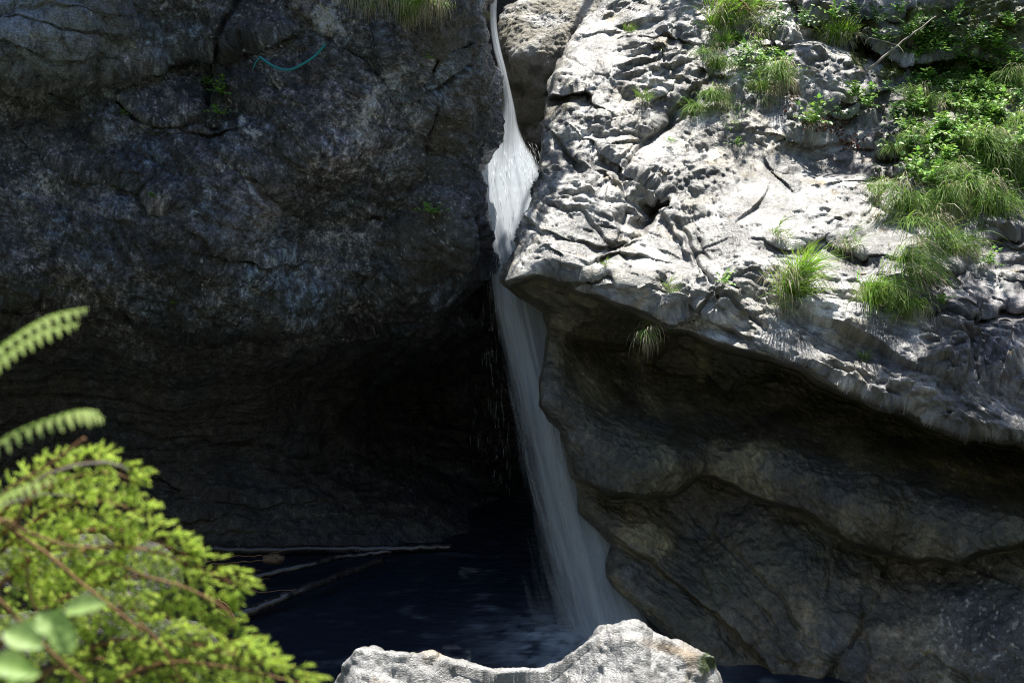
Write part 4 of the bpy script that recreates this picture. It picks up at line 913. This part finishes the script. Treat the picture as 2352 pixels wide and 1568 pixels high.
# --- sticks, hose, logs
t = empty('dead_branch', PV(2070, 100, 23.0)); tag(t, 'bare pale branch leaning over the dark hollow at the upper right', 'branch')
def pxline(pts): return [PV(*p) for p in pts]
def on(t, o): o.parent = t; o.matrix_parent_inverse = Matrix.Translation(-Vector(t.location)); return o
on(t, tube('limb', spline(pxline([(2150,38,23.4),(2110,68,23.2),(2060,105,23.0),(2025,135,22.9),(1992,162,22.9)]), 14, .008, 1), [.009 + .012 * i / 14 for i in range(15)], 'twig_grey'))
on(t, tube('twig', spline(pxline([(2062,104,23.0),(2030,95,22.95),(1995,88,22.9),(1985,105,22.9)]), 8, .006, 2), [.008 - .0007 * i for i in range(9)], 'twig_grey'))
on(t, tube('twig', spline(pxline([(2062,104,23.0),(2075,118,22.9),(2078,135,22.9)]), 6, .006, 3), [.007 - .0008 * i for i in range(7)], 'twig_grey'))
t = empty('stick', PV(1720, 30, 24.2)); tag(t, 'brown stick lying among roots at the top edge of the pale slope', 'stick')
on(t, tube('limb', spline(pxline([(1695,-5,24.4),(1712,12,24.3),(1725,25,24.25)]), 6, .01, 4), .014, 'twig')); on(t, tube('twig', spline(pxline([(1712,12,24.3),(1700,25,24.2),(1693,40,24.2)]), 5, .006, 5), .007, 'twig'))
hz = [hit(x, y, 'L') + Vector((0, -.10, 0)) for x, y in ((601,128),(630,148),(665,157),(700,150),(728,128),(746,98))]
ym = sum(v.y for v in hz) / 6
for v in hz: v.y = v.y * .4 + (ym - .05) * .6
tag(tube('hose', spline(hz, 26), .017, 'hose', n=8), 'thin teal hose hanging in an arc on the upper dark cliff', 'hose')
hz2 = [hit(x, y, 'L') + Vector((0, -.03, 0)) for x, y in ((601,130),(588,142),(578,158))]
tag(tube('hose', spline(hz2, 8), .010, 'hose', n=8), 'short dull end of hose left of the teal arc on the cliff', 'hose')

def log(name, pts, rad, mat, label, cat, n=14, seed=0, knots=3):
    t = empty(name, pts[0]); tag(t, label, cat); sp = spline(pts, 30, .012, seed); rr = [rad[0] + (rad[1] - rad[0]) * i / 30 for i in range(31)]
    on(t, tube('trunk', sp, rr, mat, None, n, .09, seed)); r = random.Random(seed)
    for k in range(knots):
        i = r.randint(4, 26); on(t, tube('branch_stub', [sp[i], sp[i] + Vector((r.uniform(-.05, .05), -.04, r.uniform(.05, .10)))], [rr[i] * .4, rr[i] * .2], mat, None, 6, .1, k))
    return t
log('log', pxline([(380,1258,22.7),(600,1262,22.55),(860,1260,22.6),(1040,1256,22.75)]), (.075, .045), 'wet_log', 'long straight wet log floating along the back of the pool', 'log', seed=1)
log('log', pxline([(520,1424,19.9),(620,1385,20.3),(720,1345,20.8),(880,1285,21.9)]), (.085, .04), 'wet_log', 'sunken grey log slanting across the pool towards the camera', 'log', seed=2)
log('log', pxline([(560,1330,21.2),(700,1300,21.5),(790,1278,21.9),(900,1266,22.1)]), (.05, .03), 'wet_log', 'thin glistening log between the long log and the slanting one', 'log', seed=3)
t = rock_lump('driftwood_chunk', PV(628, 1284, 21.6), (.16, .09, .07), 24, 9, .03, 4, None, lambda Q, B: mixc(np.zeros(Q.shape, dtype=F) + np.array((.22, .16, .11), dtype=F), (.12, .08, .05), smooth(-.1, .2, fbm(Q * 20, 5, 2))), 'rock_plain', .004)
tag(t, 'broken chunk of driftwood resting on the twigs by the log', 'driftwood')
TW = 'bare twigs reaching over the pool from the left bank'
for i, pts in enumerate([[(470,1290,19.6),(540,1278,19.6),(600,1276,19.5),(650,1262,19.5)], [(480,1296,19.5),(550,1290,19.5),(620,1282,19.4),(640,1270,19.4)], [(470,1335,19.2),(540,1318,19.2),(600,1310,19.1)], [(470,1332,19.2),(550,1330,19.1),(622,1328,19.1)],
                         [(480,1345,19.0),(540,1345,19.0),(600,1360,19.0)], [(470,1340,19.0),(560,1352,18.9),(612,1358,18.9),(680,1352,18.9)], [(500,1375,17.0),(530,1400,17.0),(545,1440,17.0)], [(490,1390,16.5),(520,1420,16.5),(515,1450,16.5)], [(450,1262,19),(490,1275,19),(540,1272,19)]]):
    lab = ['upper thin twig ending by the driftwood chunk', 'second twig under the driftwood chunk', 'pale twig in the middle of the fan over the pool', 'reddish twig just below the pale one over the pool', 'short drooping twig at the bottom of the fan', 'longest reddish twig low over the pool', 'twig curling down beside the spruce bough tip', 'darker twig tangled below the spruce bough tip', 'short stub of twig touching the long log'][i]
    tag(tube('twig', spline(pxline(pts), 16, .012, i), [.010 - .0005 * k for k in range(17)], 'twig', None, 6), lab, 'twig', TW)

# stones at the left bank
for i, (px, py, Y_, r3) in enumerate([(20,1350,11.5,(.30,.25,.30)), (60,1500,9.0,(.35,.3,.22)), (240,1440,10.5,(.4,.3,.25)), (380,1500,10,(.35,.3,.2)), (150,1330,13,(.5,.4,.25)), (330,1360,13.5,(.5,.4,.25))]):
    o = rock_lump('stone', PV(px, py, Y_), r3, 40, 60 + i, .06, 2.2, None, lambda Q, B: mixc(np.zeros(Q.shape, dtype=F) + np.array((.07, .065, .055), dtype=F), (.05, .07, .025), smooth(-.1, .2, fbm(Q * 5, 5, 2)))); o.rotation_euler = (.2 * i, .3, i)
    tag(o, ['grey stone at the left edge behind the spruce', 'low stone under the broad leaves at lower left', 'stone half hidden behind the spruce boughs', 'stone behind the lowest spruce bough', 'flat stone by the bank behind the spruce top', 'stone at the water side behind the spruce'][i], 'stone')

# ------------------------------------------------------------------ near foliage: spruce boughs, ferns, broad leaves
def shoot(B, p, d, L, r, n=16, nl=.013, mi=0, w=.0011):
    d = d.normalized(); s = d.cross(Vector((.3, .2, 1))).normalized(); u = s.cross(d)
    for k in range(n):
        f = (k + r.random()) / n; a = r.uniform(0, 2 * math.pi); q = p + d * L * f
        o = (s * math.cos(a) + u * math.sin(a)); nd = (o * .75 + d * (.75 + .6 * f)).normalized(); ln = nl * r.uniform(.7, 1.15) * (1 - .25 * f)
        side = nd.cross(d + rv(r, .3)).normalized(); B.quadstrip([q, q + nd * ln * .5, q + nd * ln], [w * .8, w, w * .2], side, mi=mi)
def make_bough(name, ctrl, seed, label, density=1.0, spread=.14):
    r = random.Random(seed); pts = spline(pxline(ctrl), 30, .002, seed); root = empty(name, pts[0]); tag(root, label, 'spruce bough', 'spruce boughs in the lower left corner')
    new, old = Bag(), Bag(); tw = Bag(); total = sum((pts[i + 1] - pts[i]).length for i in range(30))
    o = on(root, tube('stem', pts, [.006 - .00015 * i for i in range(31)], 'twig', None, 6))
    n = int(total / .024 * density)
    for i in range(n):
        f = (i + r.random()) / n; k = min(int(f * 30), 29); p = pts[k].lerp(pts[k + 1], f * 30 - k); ax = (pts[k + 1] - pts[k]).normalized()
        for sg in (-1, 1):
            sd_ = ax.cross(Vector((0, -1, .25))).normalized() * sg; L = spread * (1.05 - .75 * f) * r.uniform(.5, 1.1); d = (sd_ * 1.0 + ax * .9 + Vector((r.uniform(-.2, .2), r.uniform(-.6, .4), r.uniform(-.25, .1)))).normalized()
            q = p.copy(); seg = max(2, int(L / .016)); line = [q.copy()]
            for j in range(seg):
                q = q + d * L / seg; d = (d + Vector((0, -.02, -.09)) + rv(r, .09)).normalized(); line.append(q.copy())
                if j < seg - 1: shoot(old, q, d, .018, r, 7, .011)
                if r.random() < .55:
                    s2 = d.cross(Vector((0, -1, .3))).normalized() * r.choice((-1, 1)); dd = (s2 + d * .7 + Vector((0, -.2, -.35)) + rv(r, .3)); shoot(new, q, dd, .024 * r.uniform(.6, 1.2), r, 16, .012, 0, .0014)
            tw.quadstrip(line, [.0012] * len(line), Vector((0, 0, 1)))
            shoot(new, q, d + Vector((0, 0, -.3)), .034 * r.uniform(.7, 1.2), r, 22, .013, 0, .0014)
    shoot(new, pts[-1], pts[-1] - pts[-3], .035, r, 24, .013)
    on(root, tw.build('twigs', [M['twig']])); on(root, new.build('fresh_shoots', [M['needle_new']])); on(root, old.build('needles', [M['needle_old']]))
    return root
boughs = [
 ([(-40,1230,3.6),(60,1120,3.5),(150,1070,3.4),(235,1055,3.35)], 'spruce bough forming the topmost tip at lower left', 1.0, .07),
 ([(-20,1250,3.6),(100,1130,3.5),(220,1085,3.4),(315,1105,3.35)], 'second spruce bough, its tip curling down right of the top', 1.0, .09),
 ([(-20,1290,3.6),(100,1180,3.5),(230,1150,3.45),(340,1190,3.4)], 'spruce bough in the upper middle of the tree', 1.0, .10),
 ([(20,1330,3.6),(150,1230,3.5),(290,1220,3.45),(430,1275,3.4)], 'spruce bough reaching right above the long drooping one', 1.0, .10),
 ([(60,1330,3.7),(200,1260,3.5),(370,1270,3.4),(545,1345,3.35)], 'long drooping spruce bough with the farthest mid-height tip', 1.1, .12),
 ([(100,1400,3.6),(250,1330,3.45),(400,1340,3.4),(510,1400,3.35)], 'spruce bough just under the long drooping one', 1.0, .12),
 ([(60,1470,3.5),(220,1400,3.4),(400,1420,3.35),(560,1490,3.3)], 'low spruce bough pointing at the pool', 1.1, .13),
 ([(80,1560,3.4),(260,1470,3.35),(450,1480,3.3),(620,1530,3.25)], 'spruce bough along the bottom edge', 1.1, .13),
 ([(160,1640,3.3),(340,1530,3.25),(520,1530,3.2),(700,1572,3.2)], 'lowest spruce bough, cut by the bottom edge and reaching the boulder', 1.2, .12),
 ([(0,1600,3.5),(150,1520,3.4),(300,1520,3.35),(430,1570,3.3)], 'spruce bough in the bottom left corner', 1.0, .12),
 ([(-60,1420,3.7),(40,1300,3.6),(140,1260,3.5),(230,1300,3.5)], 'inner spruce bough left of the middle', 1.0, .10),
 ([(-20,1500,3.6),(100,1400,3.5),(220,1370,3.5),(330,1420,3.45)], 'inner spruce bough behind the broad leaves', 1.0, .11),
]
for i, (c, lab, dn, sp_) in enumerate(boughs): make_bough('spruce_bough', c, 900 + i, lab, dn, sp_)
for i, (pts, rad, mt, lab) in enumerate([
  ([(195,1006,3.0),(150,1040,3.0),(100,1078,3.0),(30,1115,3.0),(-30,1170,3.0)], .0035, 'twig', 'bare brown twig rising above the spruce top'),
  ([(292,1078,3.2),(240,1062,3.15),(150,1075,3.1),(70,1115,3.1),(40,1190,3.1)], .003, 'twig_grey', 'grey arching twig over the spruce top'),
  ([(115,1110,3.0),(70,1140,3.0),(45,1180,3.0),(35,1215,3.0)], .0045, 'twig', 'orange curved twig left of the spruce top'),
  ([(-20,1180,3.2),(60,1240,3.2),(130,1290,3.2),(200,1350,3.2),(330,1450,3.2)], .005, 'twig', 'thick brown twig slanting down through the spruce'),
  ([(-20,1360,2.9),(60,1440,2.9),(130,1510,2.9),(200,1570,2.9)], .004, 'twig', 'pale brown stem crossing the bottom left corner'),
  ([(10,1190,3.2),(60,1220,3.2),(150,1250,3.2),(240,1260,3.2)], .0035, 'twig', 'thin orange twig running right behind the spruce'),
  ([(30,1210,3.2),(60,1290,3.2),(70,1370,3.2),(110,1450,3.2)], .003, 'twig', 'thin upright twig at the left edge'),
  ([(320,1430,3.1),(370,1480,3.1),(400,1530,3.1),(420,1575,3.1)], .0035, 'twig', 'reddish twig among the lowest spruce boughs'),
  ([(-10,1165,3.3),(40,1150,3.3),(110,1135,3.3),(170,1140,3.3)], .002, 'twig_grey', 'hair-thin grey twig left of the spruce top'),
  ([(190,1330,3.3),(240,1290,3.3),(330,1320,3.3),(430,1350,3.3),(520,1400,3.3),(540,1440,3.3)], .003, 'twig', 'brown twig trailing out beneath the long spruce bough')]):
    tag(tube('twig', spline(pxline(pts), 20, .0012, 70 + i), [rad * (1 - .02 * k) for k in range(21)], mt, None, 7), lab, 'twig', 'bare twigs among the spruce boughs')

def make_fern(ctrl, seed, label, pl=.05, n=20):
    r = random.Random(seed); pts = spline(pxline(ctrl), 40, 0, seed); root = empty('fern_frond', pts[0]); tag(root, label, 'fern', 'fern fronds entering from the left edge')
    on(root, tube('stalk', pts, [.0022 - .00004 * i for i in range(41)], 'fern', None, 6))
    for i in range(n):
        f = (i + .5) / n; k = min(int(f * 40), 39); p = pts[k].lerp(pts[k + 1], f * 40 - k); ax = (pts[k + 1] - pts[k]).normalized(); env = min(1, (1 - f) * 3.2 + .25) * pl
        for sg in (-1, 1):
            B = Bag(); side = Vector((0, -.8, -.62)) if sg > 0 else Vector((0, .85, -.15))
            d = (side + ax * .35).normalized(); L = env * 1.15 * r.uniform(.88, 1.05); wdt = L * .13 + .0008; m_ = 5
            q = p.copy(); ln = [q.copy()]
            for j in range(m_): q = q + d * L / m_; d = (d + ax * .06 + Vector((0, 0, -.08))).normalized(); ln.append(q.copy())
            B.quadstrip(ln, [wdt * .9, wdt, wdt * .95, wdt * .75, wdt * .5, wdt * .08], ax)
            on(root, B.build('pinna', [M['fern']]))
    return root
make_fern([(-60,850,2.6),(20,782,2.6),(110,728,2.6),(198,708,2.6)], 1, 'topmost fern frond with a blunt tip entering from the left edge', .030, 13)
make_fern([(-60,880,2.65),(10,820,2.65),(90,765,2.65),(178,742,2.65)], 2, 'fern frond just beneath the topmost one', .028, 13)
make_fern([(-60,1060,2.6),(20,1000,2.6),(110,962,2.6),(190,942,2.6),(236,960,2.6)], 3, 'long drooping fern frond at mid height on the left edge', .032, 15)
make_fern([(-60,1170,2.7),(0,1140,2.7),(60,1112,2.7),(130,1096,2.7)], 4, 'short fern frond partly behind the spruce top', .028, 11)
def big_leaf(px, py, Y_, L, Wd, ang, label, tilt=.3):
    p = PV(px, py, Y_); d = Vector((math.cos(ang), -.25, math.sin(ang))); V = []; Fs = []; s = d.cross(Vector((0, -.75, 1))).normalized(); u = s.cross(d).normalized(); d.normalize()
    nu, nv = 12, 6
    for i in range(nu + 1):
        f = i / nu; w = Wd * .5 * (math.sin(math.pi * min(f * .96 + .02, 1)) ** .75) * (1.1 - .3 * f)
        for j in range(nv + 1):
            g = j / nv * 2 - 1; V.append(d * L * f + s * w * g + u * (abs(g) ** 1.3 * w * .35 - f * f * L * .2 + .05 * w * math.sin(f * 20)))
    for i in range(nu):
        for j in range(nv): a = i * (nv + 1) + j; Fs.append((a, a + 1, a + nv + 2, a + nv + 1))
    me = bpy.data.meshes.new('leaf_blade'); me.from_pydata([tuple(v) for v in V], [], Fs); me.materials.append(M['leaf_soft']); me.polygons.foreach_set('use_smooth', np.ones(len(Fs), dtype=bool)); me.update()
    return link('leaf_blade', me)
for i, (px, py, Y_, L, W_, an, lab) in enumerate([(150,1400,2.3,.065,.038,.35,0),(85,1410,2.3,.075,.046,-.5,0),(120,1440,2.25,.05,.035,-.9,0),(10,1450,2.2,.06,.045,-.2,0),(-20,1520,2.2,.06,.05,-.1,0),(20,1560,2.2,.05,.04,.4,0),(110,1445,2.4,.04,.03,2.7,0)]):
    if i == 0: lp = empty('broadleaf_sprig', PV(20, 1600, 2.3)); tag(lp, 'blurred pale green broad leaves on a sprig in the bottom left corner', 'leaves')
    o = big_leaf(px, py, Y_, L, W_, an, ''); o.location = PV(px, py, Y_) - lp.location; o.parent = lp
on(lp, tube('stem', spline(pxline([(20,1620,2.3),(60,1540,2.3),(100,1450,2.3),(140,1395,2.3)]), 12), .0016, 'leaf_soft'))

# ------------------------------------------------------------------ trees above the gorge (out of frame, they dapple the light)
def tree(name, base, h, crown, label, seed, nleaf=1400, leaf=.16):
    r = random.Random(seed); t = empty(name, base); tag(t, label, 'tree')
    base = Vector(base); on(t, tube('trunk', spline([base - Vector((0, 0, 1)), base + Vector((r.uniform(-.3, .3), 0, h * .5)), base + Vector((0, 0, h))], 10), [.22 - .017 * i for i in range(11)], 'bark'))
    B = Bag()
    for (c, rad, nl) in crown:
        c = Vector(c); on(t, tube('branch', spline([base + Vector((0, 0, h * .6)), (base + Vector((0, 0, h * .8))).lerp(c, .5), c], 8, .03, seed), [.07 - .007 * i for i in range(9)], 'bark'))
        for k in range(nl):
            o = Vector((r.gauss(0, 1), r.gauss(0, 1), r.gauss(0, .6))) * rad * .5; B.leaf(c + o, rv(r), Vector((0, 0, 1)) + rv(r, .8), leaf * r.uniform(.6, 1.2), leaf * .6)
    on(t, B.build('crown', [M['canopy']])); return t
def sunward(px, py, L, side='R'): return tuple(hit(px, py, side) + SUN * L)
tree('beech_tree', (6.0, 31, 10.5), 9, [(sunward(2300, 780, 9), 1.1, 620), (sunward(2080, 30, 6), 1.3, 900), (sunward(2280, 120, 7), 1.1, 330), (sunward(2330, 560, 8), .7, 130), (sunward(2200, 860, 9), .9, 330)], 'tree rooted above the leafy bank, its boughs over the slope', 31)
tree('beech_tree', (2.5, 32, 10.5), 9, [(sunward(1930, 370, 7), .5, 130), (sunward(1700, 330, 7), .5, 45), (sunward(1550, 20, 7), .4, 50), (sunward(1850, 130, 6), .35, 60), ((.58, 24.9, 12.8), .8, 1500), ((.68, 25.85, 12.8), .36, 420)], 'tree rooted behind the top of the pale slope, two crowns added to shade the pool', 32)  # last two leaf crowns added to block sun patches on the pool
print('done')
